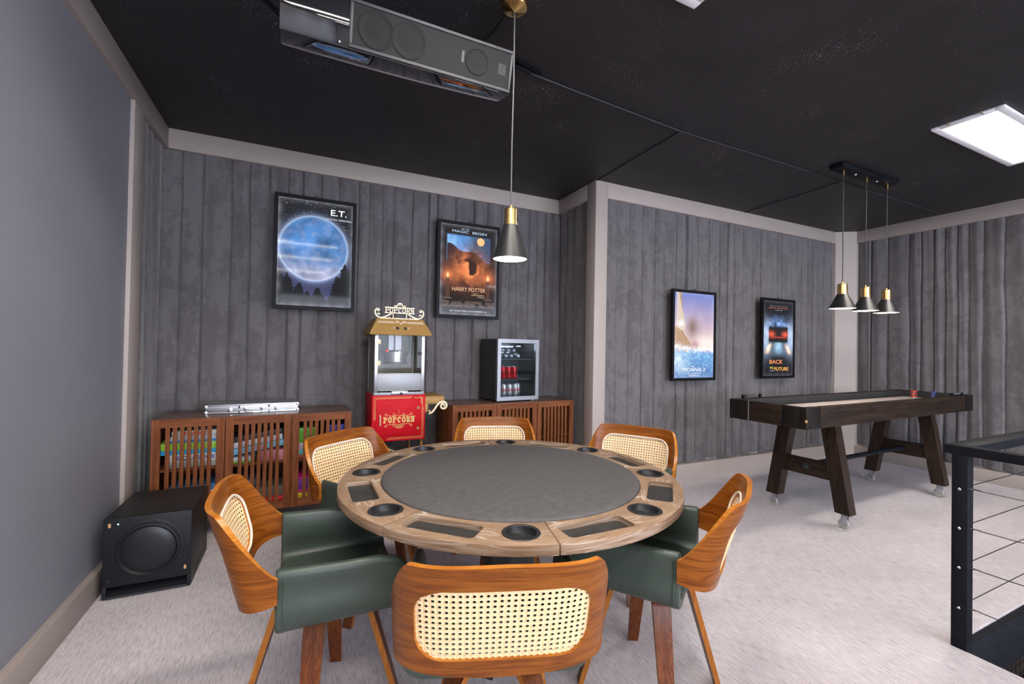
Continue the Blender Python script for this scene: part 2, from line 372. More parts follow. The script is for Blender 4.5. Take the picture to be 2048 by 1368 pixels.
# ------------------------------------------------------------------ room shell
XL, XR, XC, YA, YC, H, HF, BB = -.94, 6.62, 2.516, 4.143, 3.466, 2.965, 2.812, .136
YB = -4.5          # wall behind the camera
OX, OY = 2.765, .985   # stair opening: x > OX, y < OY
def room():
    b = MB(); b.box(-1.1, OX, YB, 4.3, -.12, 0); b.box(OX, XR+.15, OY, 4.3, -.12, 0); struct(b.build('floor', M['carpet'], smooth=0))
    b = MB(); b.box(-1.1, XR+.15, YB-.1, 4.3, H, H+.1); struct(b.build('ceiling', M['ceiling'], smooth=0))
    b = MB(); b.box(-1.1, XL-.022, YB, YC-.02, 0, H); b.box(-1.1, XL-.08, YC-.02, 4.3, 0, H); struct(b.build('wall_left', M['grey'], smooth=0))
    b = MB(); b.box(-1.1, XC+.1, YA+.062, YA+.16, 0, H); struct(b.build('wall_back', M['plaster'], smooth=0))
    b = MB(); b.box(XC+.06, XC+.16, YC+.06, YA+.062, 0, H); struct(b.build('wall_return', M['plaster'], smooth=0))
    b = MB(); b.box(XC+.06, XR+.15, YC+.06, YC+.12, 0, H); struct(b.build('wall_middle', M['plaster'], smooth=0))
    b = MB(); b.box(XR+.06, XR+.16, YB, YC+.06, -.12, H); struct(b.build('wall_right', M['plaster'], smooth=0))
    b = MB(); b.box(XR+.06, XR+.16, YB, YC+.06, -2.7, -.12); b.box(-1.2, -1.1, YB, YC, -2.7, -.12); struct(b.build('wall_lower_right', mat_paint('brown_lower_wall', (.085, .06, .048)), smooth=0))
    # wall behind the camera, with openings added to admit fill light above and below
    b = MB(); b.box(-1.1, XR+.15, YB-.1, YB, 0, .75); b.box(-1.1, XR+.15, YB-.1, YB, 2.6, H); b.box(-1.1, -.5, YB-.1, YB, .75, 2.6); b.box(5.9, XR+.15, YB-.1, YB, .75, 2.6); b.box(2.65, 2.78, YB-.1, YB, .75, 2.6); b.box(-1.1, XR+.15, YB-.1, YB, -.9, 0); b.box(-1.1, XR+.15, YB-.1, YB, -2.7, -1.7)
    struct(b.build('wall_front', M['plaster'], smooth=0))
    # friezes, baseboards, posts
    def trim(n, *boxes):
        b = MB()
        for bx in boxes: b.box(*bx, bev=.003)
        return struct(b.build(n, M['trim']))
    trim('trim_1', (XL-.07, XL, YB, YA+.06, HF, H)); trim('trim_2', (XL, XC, YA, YA+.06, HF, H)); trim('trim_3', (XC, XC+.06, YC+.145, YA, HF, H))
    trim('trim_4', (XC+.142, XR-.2, YC, YC+.06, HF, H)); trim('trim_5', (XR, XR+.06, YB, YC-.15, HF, H))
    trim('trim_6', (XL-.07, XL, YC-.055, YC+.125, 0, HF))                                        # post on the left wall
    trim('trim_7', (XC, XC+.142, YC, YC+.145, 0, H))                                              # post at the outside corner
    b = MB(); b.prism([(XR-.2, YC), (XR, YC-.15), (XR+.06, YC-.15), (XR+.06, YC+.06), (XR-.2, YC+.06)], 0, H); struct(b.build('trim_8', M['trim'], smooth=0))
    trim('baseboard_left', (XL-.07, XL+.012, YB, YC-.055, 0, BB)); trim('baseboard_back', (XL+.0, XC, YA-.015, YA+.06, 0, BB))
    trim('baseboard_left_end', (XL-.07, XL+.003, YC+.125, YA-.015, 0, BB)); trim('baseboard_return', (XC-.01, XC+.06, YC+.145, YA-.015, 0, BB))
    trim('baseboard_middle', (XC+.142, XR-.2, YC-.012, YC+.06, 0, BB)); trim('baseboard_right', (XR-.012, XR+.06, OY, YC-.15, 0, BB))
room()

def curtain(name, p0, p1, depth, seed, label, wmin=.085, wmax=.19, zb=BB+.004, zt=HF+.02, step=.005):
    rnd = random.Random(seed); p0 = Vector(p0); p1 = Vector(p1); L = (p1-p0).length; d = (p1-p0)/L; nrm = Vector((d.y, -d.x))    # room side
    cuts = [0.]; 
    while cuts[-1] < L: cuts.append(cuts[-1]+rnd.uniform(wmin, wmax))
    n = len(cuts)-1
    ph = [rnd.uniform(0, 6.28) for _ in cuts]; am = [rnd.uniform(.25, 1) for _ in cuts]; di = [rnd.choice((-1, 1)) for _ in cuts]; dr = [rnd.uniform(.001, .007) for _ in cuts]; ed = [rnd.uniform(.006, .020) for _ in cuts]
    nx = int(L/step); rows = 30; hem = [rnd.uniform(0, .018) for _ in cuts]
    b = MB(); X = np.linspace(0, L, nx+1)
    for j in range(rows+1):
        z = zb+(zt-zb)*j/rows; k = 1-j/rows
        cz = [cuts[i]+dr[i]*math.sin(z*2.3+ph[i])+.6*dr[i]*math.sin(z*6.1+2*ph[i]) for i in range(n+1)]; cz[0] = -.02; cz[-1] = L+.05
        i = 0
        for s in X:
            while i < n-1 and s > cz[i+1]: i += 1
            wd = max(.02, cz[i+1]-cz[i]); u = min(1, max(0, (s-cz[i])/wd)); e = min(.4, ed[i]/wd)
            edge = min(1, u/(e if di[i] > 0 else .035/wd*.25+.03), (1-u)/((.035/wd*.25+.03) if di[i] > 0 else e)); edge = edge*edge*(3-2*edge)
            r = u if di[i] > 0 else 1-u
            h = edge*(.22+.50*am[i]*r+.30*math.sin(PI*u)*(.6+.5*k*math.sin(ph[i]*3+z))+.05*math.sin(3*PI*u+ph[i]+z*1.7))
            q = p0+d*s+nrm*(depth*max(0, min(1.1, h)))
            b.v.append((q.x, q.y, z+(hem[i] if j == 0 else 0)))
    for j in range(rows):
        for i in range(nx): a = j*(nx+1)+i; b.f.append((a, a+1, a+nx+2, a+nx+1)); b.mi.append(0)
    me = bpy.data.meshes.new(name); me.from_pydata(b.v, [], b.f); me.materials.append(M['velvet']); me.polygons.foreach_set('use_smooth', [True]*len(me.polygons)); me.update()
    o = bpy.data.objects.new(name, me); C.objects.link(o); return tag(o, label, 'curtain')
curtain('curtain', (XL-.062, YC+.127), (XL-.062, YA-.030), .055, 3, 'narrow pleated grey velvet curtain on the left wall beside the beige post')
curtain('curtain', (XL-.055, YA+.058), (XC+.05, YA+.058), .055, 11, 'wide pleated grey velvet curtain behind the popcorn machine and both cabinets')
curtain('curtain', (XC+.056, YA-.004), (XC+.056, YC+.146), .05, 21, 'narrow grey velvet curtain on the short return wall beside the outside corner post')
curtain('curtain', (XC+.143, YC+.058), (XR-.2, YC+.058), .055, 35, 'pleated grey velvet curtain between the two corner posts, behind two movie posters')
curtain('curtain', (XR+.058, YC-.152), (XR+.058, -1.5), .055, 44, 'grey velvet curtain with wide flat folds on the far right wall behind the table', .09, .24)

# ------------------------------------------------------------------ ceiling fittings
def ceiling_light(x0, x1, y0, y1, label, flatten=False):
    cx, cy = (x0+x1)/2, (y0+y1)/2; t = thing('ceiling_light', label, 'ceiling light', (cx, cy, H), 0, 'flat rectangular ceiling lights')
    hx, hy = (x1-x0)/2, (y1-y0)/2; b = MB()
    for a in ((-hx, hx, -hy, -hy+.045), (-hx, hx, hy-.045, hy), (-hx, -hx+.045, -hy+.045, hy-.045), (hx-.045, hx, -hy+.045, hy-.045)): b.box(*a, -.018, 0, bev=.004)
    b.build('frame', M['white'], t)
    b = MB(); b.box(-hx+.045, hx-.045, -hy+.045, hy-.045, -.010, -.004); b.build('diffuser', M['diffuser'], t, 0)
    for sx in (-.5, .5):
        b = MB(); b.tube([(-hx+.004, sx*hy*.9, -.019), (-hx-.012, sx*hy*.9, -.018), (-hx-.02, sx*hy*.9+.01, -.003)], .003, 6); b.build('clip', M['brass'], t)
    return t
ceiling_light(4.03, 5.35, 1.19, 1.56, 'flat white framed ceiling light above the narrow dark games table')
ceiling_light(.31, 1.63, 1.13, 1.50, 'flat white framed ceiling light at the top edge of the picture, over the round table')
for x0, y0, lab in ((-.75, .12, 'added near the grey wall to light the left floor'), (-.75, -1.2, 'second one added along the grey wall for light'), (-.75, -2.9, 'by the rear opening, grey wall side'), (1.9, -2.9, 'by the rear opening, in the middle'), (4.4, -2.9, 'by the rear opening, far right')):
    ceiling_light(x0, x0+1.32, y0, y0+.37, 'flat white ceiling light behind the viewpoint, '+lab)  # unseen lights; the grey wall pair is added to brighten the left side
for pts, lab in (([(1.0, 2.28), (1.5, 2.325), (2.49, 2.40), (3.4, 2.405), (4.55, 2.415), (5.0, 2.43), (5.6, 2.425), (6.2, 2.44), (6.6, 2.45)], 'long black cable running across the black ceiling behind the lamps'),
                 ([(2.49, 2.41), (2.51, 2.9), (2.53, 3.47)], 'short dark ceiling seam, built as a thin tube, leading to the outside corner post'),
                 ([(4.55, 2.42), (4.58, 2.9), (4.62, 3.46)], 'dark ceiling seam, built as a thin tube, leading to the wall above the dark time poster'),
                 ([(.87, 1.90), (.86, 2.1), (.80, 2.30)], 'dark ceiling seam, built as a thin tube, from the brass canopy towards the speaker')):
    b = MB(); b.tube([(x, y, H-.004) for x, y in pts], .006, 6); tag(b.build('ceiling_cable', M['cord_black']), lab, 'cable', 'black cables along the ceiling')  # the long run is a cable, the short ones are ceiling seams as tubes

def pendant_shade(par, z, cone_h, r, brass_h, br, x=0, y=0, tilt=0):
    """rim at height z (local), returns top of the brass socket"""
    mt = Matrix.Translation((x, y, 0))
    b = MB(); b.lathe([(r, z), (br+.002, z+cone_h), (br-.002, z+cone_h-.003), (r-.004, z+.002)], 40, mat=mt, closed=True); sh = b.build('lamp_shade', [M['shade']], par)
    b = MB(); b.lathe([(r-.005, z+.003), (br-.004, z+cone_h-.006)], 40, mat=mt, cap=False); b.build('shade_lining', M['shade_in'], sh, label='cream lining inside the shade')
    zb = z+cone_h
    b = MB(); b.lathe([(br+.003, zb-.002), (br+.003, zb+.006), (br, zb+.008), (br, zb+brass_h-.004), (br-.003, zb+brass_h), (.008, zb+brass_h), (.008, zb+brass_h+.016), (.005, zb+brass_h+.018)], 36, mat=mt); b.build('socket', M['brass'], par)
    b = MB(); b.lathe([(0, z+.0035), (r*.945, z+.0035), (r*.945, z+.0055), (0, z+.0055)], 32, mat=mt, closed=False); b.build('lit_disc', M['lampglow'], par)
    return zb+brass_h+.018
def pendants():
    t = thing('pendant_lamp', 'single black cone pendant lamp with brass socket over the round table', 'pendant lamp', (.872, 1.865, 0))
    top = pendant_shade(t, 1.757, .162, .083, .075, .031)
    b = MB(); b.tube([(0, 0, top-.004), (-.0015, 0, 2.3), (.002, 0, 2.6), (0, 0, H-.03)], .0036, 8); b.build('cord', M['cordm'], t)
    b = MB(); b.lathe([(.006, H-.045), (.012, H-.04), (.058, H-.026), (.062, H-.02), (.062, H)], 36); b.build('canopy', M['brass'], t)
    t = thing('linear_pendant', 'black ceiling bar with three cone pendant lamps over the games table', 'pendant lamp', (4.53, 2.2, 0), 0)
    b = MB(); b.box(-.455, .435, -.055, .055, H-.045, H, .003); bar = b.build('ceiling_bar', M['steel_black'], t)
    for x in (-.17, .17):
        b = MB(); b.lathe([(.008, H-.052), (.010, H-.048), (.010, H-.044)], 12, mat=Matrix.Translation((x, 0, 0))); b.build('screw', M['chrome'], bar)
    for x, zr in ((-.35, 1.730), (.005, 1.728), (.35, 1.728)):
        top = pendant_shade(t, zr, .125, .10, .088, .037, x)
        b = MB(); b.tube([(x, 0, top-.004), (x+.002, 0, 2.2), (x-.003, 0, 2.5), (x, 0, H-.08)], .0036, 8); b.build('cord', M['cord_black'], t)
        b = MB(); b.lathe([(.005, H-.085), (.009, H-.083), (.009, H-.044)], 12, mat=Matrix.Translation((x, 0, 0))); b.build('cord_grip', M['brass'], t)
pendants()

# ------------------------------------------------------------------ hanging speaker
def hanging_speaker():
    t = thing('ceiling_speaker', 'long glossy black speaker hanging from the ceiling with a grey mesh grille', 'speaker', (0, 2.0, 2.61), 0)
    t.rotation_euler = (math.radians(14.5), 0, 0)
    x0, x1, hh, dd = -.106, .913, .195, .255
    b = MB(); b.box(x0, x1, 0, dd, 0, hh, .004); b.build('cabinet', M['gloss_black'], t)
    g0 = .155
    b = MB()
    for a in ((g0, x1-.004, .004, .018), (g0, x1-.004, hh-.018, hh-.004), (g0, g0+.014, .018, hh-.018), (x1-.018, x1-.004, .018, hh-.018)): b.box(a[0], a[1], -.014, .002, a[2], a[3], .003)
    b.build('grille_frame', M['silver_frame'], t)
    b = MB(); b.box(g0+.012, x1-.016, -.009, -.002, .016, hh-.016); gr = b.build('grille', M['grille'], t, 0)
    for cx, r in ((.265, .076), (.405, .076), (.728, .058)):
        b = MB(); mt = Matrix.Translation((cx, -.0095, hh/2)) @ Matrix.Rotation(PI/2, 4, 'X')
        b.lathe([(r, -.0006), (r, .0022), (r*.93, .0030), (r*.86, .0008), (r*.6, .0012), (r*.3, .0020), (0, .0022)], 40, mat=mt); b.build('driver_outline', M['grille'], gr)
    b = MB()
    for i in range(5): b.box(.838+i*.008, .842+i*.008, -.0115, -.008, hh/2-.024, hh/2+.024)
    b.box(.690-.04, .702-.04, -.0105, -.008, hh/2-.02, hh/2+.03); b.build('vent', M['silver_frame'], gr)
    b = MB(); b.box(g0+.004, g0+.007, -.0155, -.012, hh*.42, hh*.66); b.build('badge', M['silver_frame'], t)
    b = MB(); b.cyl((.12, -.004, .016), (.12, .0, .016), .004, 10); b.build('status_light', M['alu_dull'], t)
    # side brackets up to the ceiling
    for x, sg in ((x0, -1), (x1, 1)):
        b = MB(); xe = x+sg*.012
        R = Matrix.Rotation(math.radians(-14.5), 3, 'X')
        def loc(wx, wy, wz): q = R @ Vector((0, wy-2.0, wz-2.61)); return (wx, q.y, q.z)
        b.tube([(x, .13, .10), (xe, .13, .10), loc(x+sg*.16, 2.26, H-.012), loc(x+sg*.27, 2.29, H-.008)], .011, 6)
        b.tube([loc(x+sg*.12, 2.22, H-.006), loc(x+sg*.32, 2.27, H-.006)], .018, 6, flat=.35)
        b.build('bracket', M['steel_black'], t)
hanging_speaker()

# ------------------------------------------------------------------ subwoofer
def subwoofer():
    t = thing('subwoofer', 'black box subwoofer standing on the carpet against the grey wall', 'speaker', (-.711, 2.967, 0))
    hw, hh, dd = .1895, .42, .47
    b = MB(); b.box(-hw, hw, .022, dd, .064, hh, .008); b.box(-hw, hw, .095, dd, .004, .07, .004); b.box(-hw, -hw+.018, .022, .1, .004, .07); b.box(hw-.018, hw, .022, .1, .004, .07); b.build('cabinet', M['sub_black'], t)
    b = MB(); out = [(-hw, .004), (hw, .004), (hw, hh), (-hw, hh)]
    b.box(-hw, hw, 0, .024, .062, hh, .007); b.box(-hw, -hw+.018, 0, .024, .004, .066, .004); b.box(hw-.018, hw, 0, .024, .004, .066, .004); b.build('baffle', M['sub_front'], t)
    b = MB(); b.prism([(0.0, .004), (.09, .004), (.09, .052), (.05, .034), (.004, .014)], -hw+.018, hw-.018, 'x'); b.build('port_lip', M['sub_front'], t)
    cz = .236; mt = Matrix.Translation((0, 0, cz)) @ Matrix.Rotation(PI/2, 4, 'X')
    b = MB(); b.lathe([(.160, -.002), (.160, .002), (.157, .004), (.143, .004), (.138, .010), (.130, .012), (.124, .004), (.118, -.002)], 56, mat=mt, cap=False); dr = b.build('driver_ring', M['sub_front'], t)
    b = MB(); b.lathe([(.120, -.001), (.110, .004), (.08, .009), (.04, .012), (0, .013)], 56, mat=mt, cap=False); b.build('driver_cone', M['cone'], t)
    for k in range(8):
        a = PI/8+k*PI/4; b = MB(); b.lathe([(.0035, .003), (.0035, .0055), (0, .006)], 8, mat=Matrix.Translation((.151*math.cos(a), 0, cz+.151*math.sin(a))) @ Matrix.Rotation(PI/2, 4, 'X')); b.build('bolt', M['black'], dr)
    for x, z, mm in ((-.163, .385, 'tan'), (.163, .112, 'tan'), (.163, .372, 'black'), (-.163, .10, 'black')):
        b = MB(); b.prism(rrect(.0055, .011, .004, 4, x, z), -.0015, .003, 'y'); b.build('grille_socket', M[mm], t)
    b = MB(); b.lathe([(.003, 0), (.003, .002), (0, .0025)], 8, mat=Matrix.Translation((-.128, 0, .388)) @ Matrix.Rotation(PI/2, 4, 'X')); b.build('power_light', M['led'], t)
    b = MB()
    for sx in (-1, 1):
        for y in (.05, dd-.05): b.cyl((sx*(hw-.04), y, 0), (sx*(hw-.04), y, .006), .015, 10)
    b.build('feet', M['rubber'], t)
subwoofer()

# ------------------------------------------------------------------ slatted cabinets
def cabinet(label, loc, rz, W, D, Z, z0, names_shelf=.5):
    """origin: front left bottom on the floor, +x along the front, +y to the back"""
    t = thing('slatted_cabinet', label, 'cabinet', loc, rz, 'walnut cabinets with slatted doors')
    th = .02; zt = Z
    b = MB(); b.box(0, W, .004, D, zt-.022, zt, .002); b.build('top_panel', M['cabinet_top'], t)
    b = MB(); b.box(th, W-th, .026, D, z0, z0+.02); b.build('bottom_panel', M['cabinet_h'], t)
    for x in (0, W-th):
        b = MB(); b.box(x, x+th, .026, D, z0, zt-.022, .001); b.build('side_panel', M['cabinet_v'], t)
    b = MB(); b.box(th, W-th, D-.008, D, z0+.02, zt-.022); b.build('back_panel', M['cabinet_v'], t)
    for k in (1, 2):
        x = W*k/3; b = MB(); b.box(x-.010, x+.010, .026, D-.008, z0+.02, zt-.022); b.build('divider', M['cabinet_v'], t)
    zs = z0+.02+(zt-.022-z0-.02)*names_shelf
    b = MB(); b.box(th, W/3-.01, .045, D-.008, zs-.018, zs); b.box(W/3+.01, 2*W/3-.01, .045, D-.008, zs-.018, zs); b.box(2*W/3+.01, W-th, .045, D-.008, zs-.018, zs); b.build('shelf', M['cabinet_h'], t)
    for x in (.03, W-.07):
        for y in (.05, D-.09):
            b = MB(); b.prism([(x, y), (x+.04, y), (x+.04, y+.04), (x, y+.04)], 0, z0); b.build('leg', M['rubber'], t, 0)
    dw = W/3; fs = None
    zb, ztop = z0, zt-.002; st = .048; rl = .055
    sl = MB(); sl.box(-.0115, .0115, .004, .017, zb+rl-.004, ztop-rl+.004); slm = sl.mesh('slat', M['cabinet_v'], 0)
    for k in range(3):
        x0, x1 = dw*k+.0025, dw*(k+1)-.0025
        b = MB(); b.m = 0; b.box(x0, x0+st, 0, .022, zb, ztop, .0015); b.box(x1-st, x1, 0, .022, zb, ztop, .0015); b.m = 1; b.box(x0+st, x1-st, .001, .021, zb, zb+rl); b.box(x0+st, x1-st, .001, .021, ztop-rl, ztop)
        d = b.build('door', [M['cabinet_v'], M['cabinet_h']], t, 0)
        n = 7; g0, g1 = x0+st, x1-st
        for i in range(n): part('slat', slm, d, None, (g0+(g1-g0)*(i+1)/(n+1)-.0005+.001*math.sin(i*7+k), 0, 0))
    return t, zs
CABL = dict(loc=(-.868, 3.60, 0), rz=.0, W=1.232, D=.43, Z=.832, z0=.155)
CABR = dict(loc=(1.19, 3.655, 0), rz=math.radians(3.0), W=1.285, D=.40, Z=.834, z0=.155)
_, ZSL = cabinet('walnut slatted cabinet full of boxed games under the aluminium case', **CABL)
_, ZSR = cabinet('walnut slatted cabinet under the small glass door fridge', **CABR)

def frame_pt(cab, x, y, z): 
    c, s = math.cos(cab['rz']), math.sin(cab['rz']); return (cab['loc'][0]+c*x-s*y, cab['loc'][1]+s*x+c*y, z)
def game_box(cab, x0, x1, y0, z, h, d, col, label, letter=None, lcol=(.9, .9, .9), band=None, tilt=0, lsize=None, lid=None, group='boxed games in the cabinet'):
    t = thing('game_box', label, 'game box', frame_pt(cab, (x0+x1)/2, y0, z), cab['rz'], group)
    t.rotation_euler = (0, math.radians(-tilt), cab['rz'])
    w_ = (x1-x0)/2
    b = MB(); b.box(-w_+.002, w_-.002, .002, d-.002, 0, h*.62, .0015); b.build('tray', flat(band or tuple(c*.9 for c in col)), t)
    b = MB(); b.box(-w_, w_, 0, d, h*.40, h, .0015); b.build('lid', flat(col), t)
    if letter: text(letter, lsize or h*.8, flat(lcol), t, (0, -.0006, h*.5 if not lid else h*lid), width=min(1.7*w_, (lsize or h*.8)*len(letter)*.75), bold=.001)
    return t
def games():
    L = CABL; W3 = L['W']/3; zb = L['z0']+.021
    a, b_ = .05, W3-.03
    # upper shelf, left bay
    z = ZSL+.001
    game_box(L, a+.03, b_, .05, z, .038, .26, (.35, .34, .31), 'grey flat game box lowest on the upper shelf behind the left door')
    game_box(L, a+.03, b_, .05, z+.039, .050, .26, (.72, .70, .62), 'white game box with blue capital letters on the upper left shelf', 'SEQUENCE', (.05, .08, .35))
    game_box(L, a-.02, b_, .05, z+.090, .078, .26, (.30, .55, .04), 'lime green and blue game box behind the left slatted door', None, band=(.02, .36, .66))
    game_box(L, a+.04, b_, .05, z+.169, .042, .25, (.42, .42, .50), 'pale grey game box on top of the lime green one', None, band=(.04, .2, .5))
    game_box(L, a+.05, b_-.01, .05, z+.212, .036, .24, (.50, .50, .46), 'topmost game box with red letters behind the left door', 'FAMILY', (.6, .02, .04))
    # lower shelf, left bay
    game_box(L, a-.02, b_, .05, zb, .03, .28, (.55, .55, .58), 'white game box at the bottom behind the left door')
    game_box(L, a-.01, b_+.0, .05, zb+.031, .052, .28, (.62, .60, .62), 'white game box with a red band of white letters on the lower left shelf', 'MONOPOLY', (.75, .02, .05), lsize=.05)
    game_box(L, a+.03, b_, .05, zb+.084, .068, .27, (.28, .55, .72), 'light blue game box with red and yellow letters on the lower left shelf', 'OPERATION', (.75, .06, .03), lsize=.052)
    game_box(L, a+.04, b_, .05, zb+.153, .04, .27, (.05, .16, .36), 'dark blue game box topmost on the lower left shelf')
    # middle bay
    a, b_ = W3+.025, 2*W3-.025
    game_box(L, a, a+.15, .05, z, .040, .26, (.55, .62, .72), 'pale box with green base low in the middle bay', None, band=(.2, .45, .05))
    game_box(L, a+.19, b_, .05, z, .075, .26, (.62, .22, .28), 'pink and red patterned game box in the middle bay')
    game_box(L, a+.0, a+.34, .06, z+.079, .042, .25, (.22, .52, .74), 'light blue game box lying tilted in the middle bay', 'DOG', (.75, .1, .05), tilt=9)
    game_box(L, a+.0, a+.33, .06, z+.126, .038, .24, (.62, .64, .70), 'white game box lying tilted over the light blue one', tilt=9)
    game_box(L, a+.0, a+.33, .06, z+.169, .034, .22, (.045, .045, .05), 'black game box tilted on top of the white one', tilt=9)
    game_box(L, a+.02, b_, .05, zb, .055, .28, (.70, .012, .025), 'bright red game box at the bottom of the middle bay')
    game_box(L, a+.03, b_, .06, zb+.056, .072, .26, (.16, .145, .11), 'dark speckled game box above the red one')
    game_box(L, a+.0, a+.16, .06, zb+.129, .06, .24, (.12, .12, .2), 'dark blue box leaning at the left of the middle bay')
    # right bay
    a, b_ = 2*W3+.025, L['W']-.04
    game_box(L, a, a+.20, .06, z, .06, .25, (.10, .45, .50), 'teal and red game box on the upper shelf behind the right door', band=(.5, .08, .04))
    game_box(L, a, a+.20, .06, z+.061, .05, .25, (.55, .45, .50), 'white and pink game box above the teal one')
    game_box(L, a, a+.15, .06, z+.112, .11, .2, (.10, .42, .03), 'green game box on top behind the right door')
    game_box(L, a+.21, b_, .05, z, .235, .2, (.035, .03, .30), 'tall deep blue game box at the right end of the upper shelf', 'MOVIE', (.7, .7, .8), lsize=.05, lid=.66)
    game_box(L, a, a+.2, .05, zb, .062, .27, (.78, .60, .03), 'yellow game box at the bottom behind the right door')
    game_box(L, a, a+.2, .05, zb+.063, .022, .27, (.62, .02, .22), 'thin magenta game box above the yellow one')
    game_box(L, a, a+.2, .05, zb+.086, .075, .27, (.22, .04, .38), 'purple game box on the lower shelf behind the right door')
    game_box(L, a, a+.2, .05, zb+.162, .012, .27, (.75, .02, .30), 'thin pink game box above the purple one')
games()

# ------------------------------------------------------------------ aluminium case
def alu_case():
    t = thing('aluminium_case', 'silver aluminium chip case lying on the left walnut cabinet', 'case', (-.303, 3.745, .832), math.radians(1.5))
    hw, dd, h = .292, .232, .066
    b = MB(); b.box(-hw, hw, .004, dd, .003, h, .004); b.build('shell', M['alu'], t)
    for z0, z1 in ((.002, .014), (.026, .034), (.036, .044), (h-.010, h+.001)):
        b = MB(); b.box(-hw-.002, hw+.002, .001, dd+.003, z0, z1, .002); b.build('edge_rail', M['alu'], t)
    for x in (-hw, hw):
        for z in (.012, h-.012):
            b = MB(); b.box(x-.010, x+.010, -.001, .016, z-.012, z+.012, .005); b.build('corner', M['chrome'], t)
    for x in (-.147, .150):
        b = MB(); b.box(x-.016, x+.016, -.006, .002, .014, .046, .003); b.box(x-.007, x+.007, -.009, -.005, .022, .042, .002); b.build('latch', M['chrome'], t)
    for x in (-.090, .099):
        b = MB(); b.box(x-.005, x+.005, -.003, .002, .040, .056, .001); b.box(x-.005, x+.005, -.003, .002, .006, .016, .001); b.build('hinge_tab', M['black'], t)
    b = MB(); hx = .053
    b.tube([(-hx, -.002, .036), (-hx, -.014, .033), (-hx+.001, -.020, .020), (-hx+.012, -.024, .010), (hx-.012, -.024, .010), (hx-.001, -.020, .020), (hx, -.014, .033), (hx, -.002, .036)], .0042, 8)
    for x in (-hx, hx): b.box(x-.012, x+.012, -.004, .002, .030, .042, .002)
    b.build('handle', M['chrome'], t)
    b = MB(); 
    for x in (-.25, .25): b.box(x-.01, x+.01, .03, .05, 0, .004); b.box(x-.01, x+.01, .18, .2, 0, .004)
    b.build('feet', M['rubber'], t, 0)
alu_case()

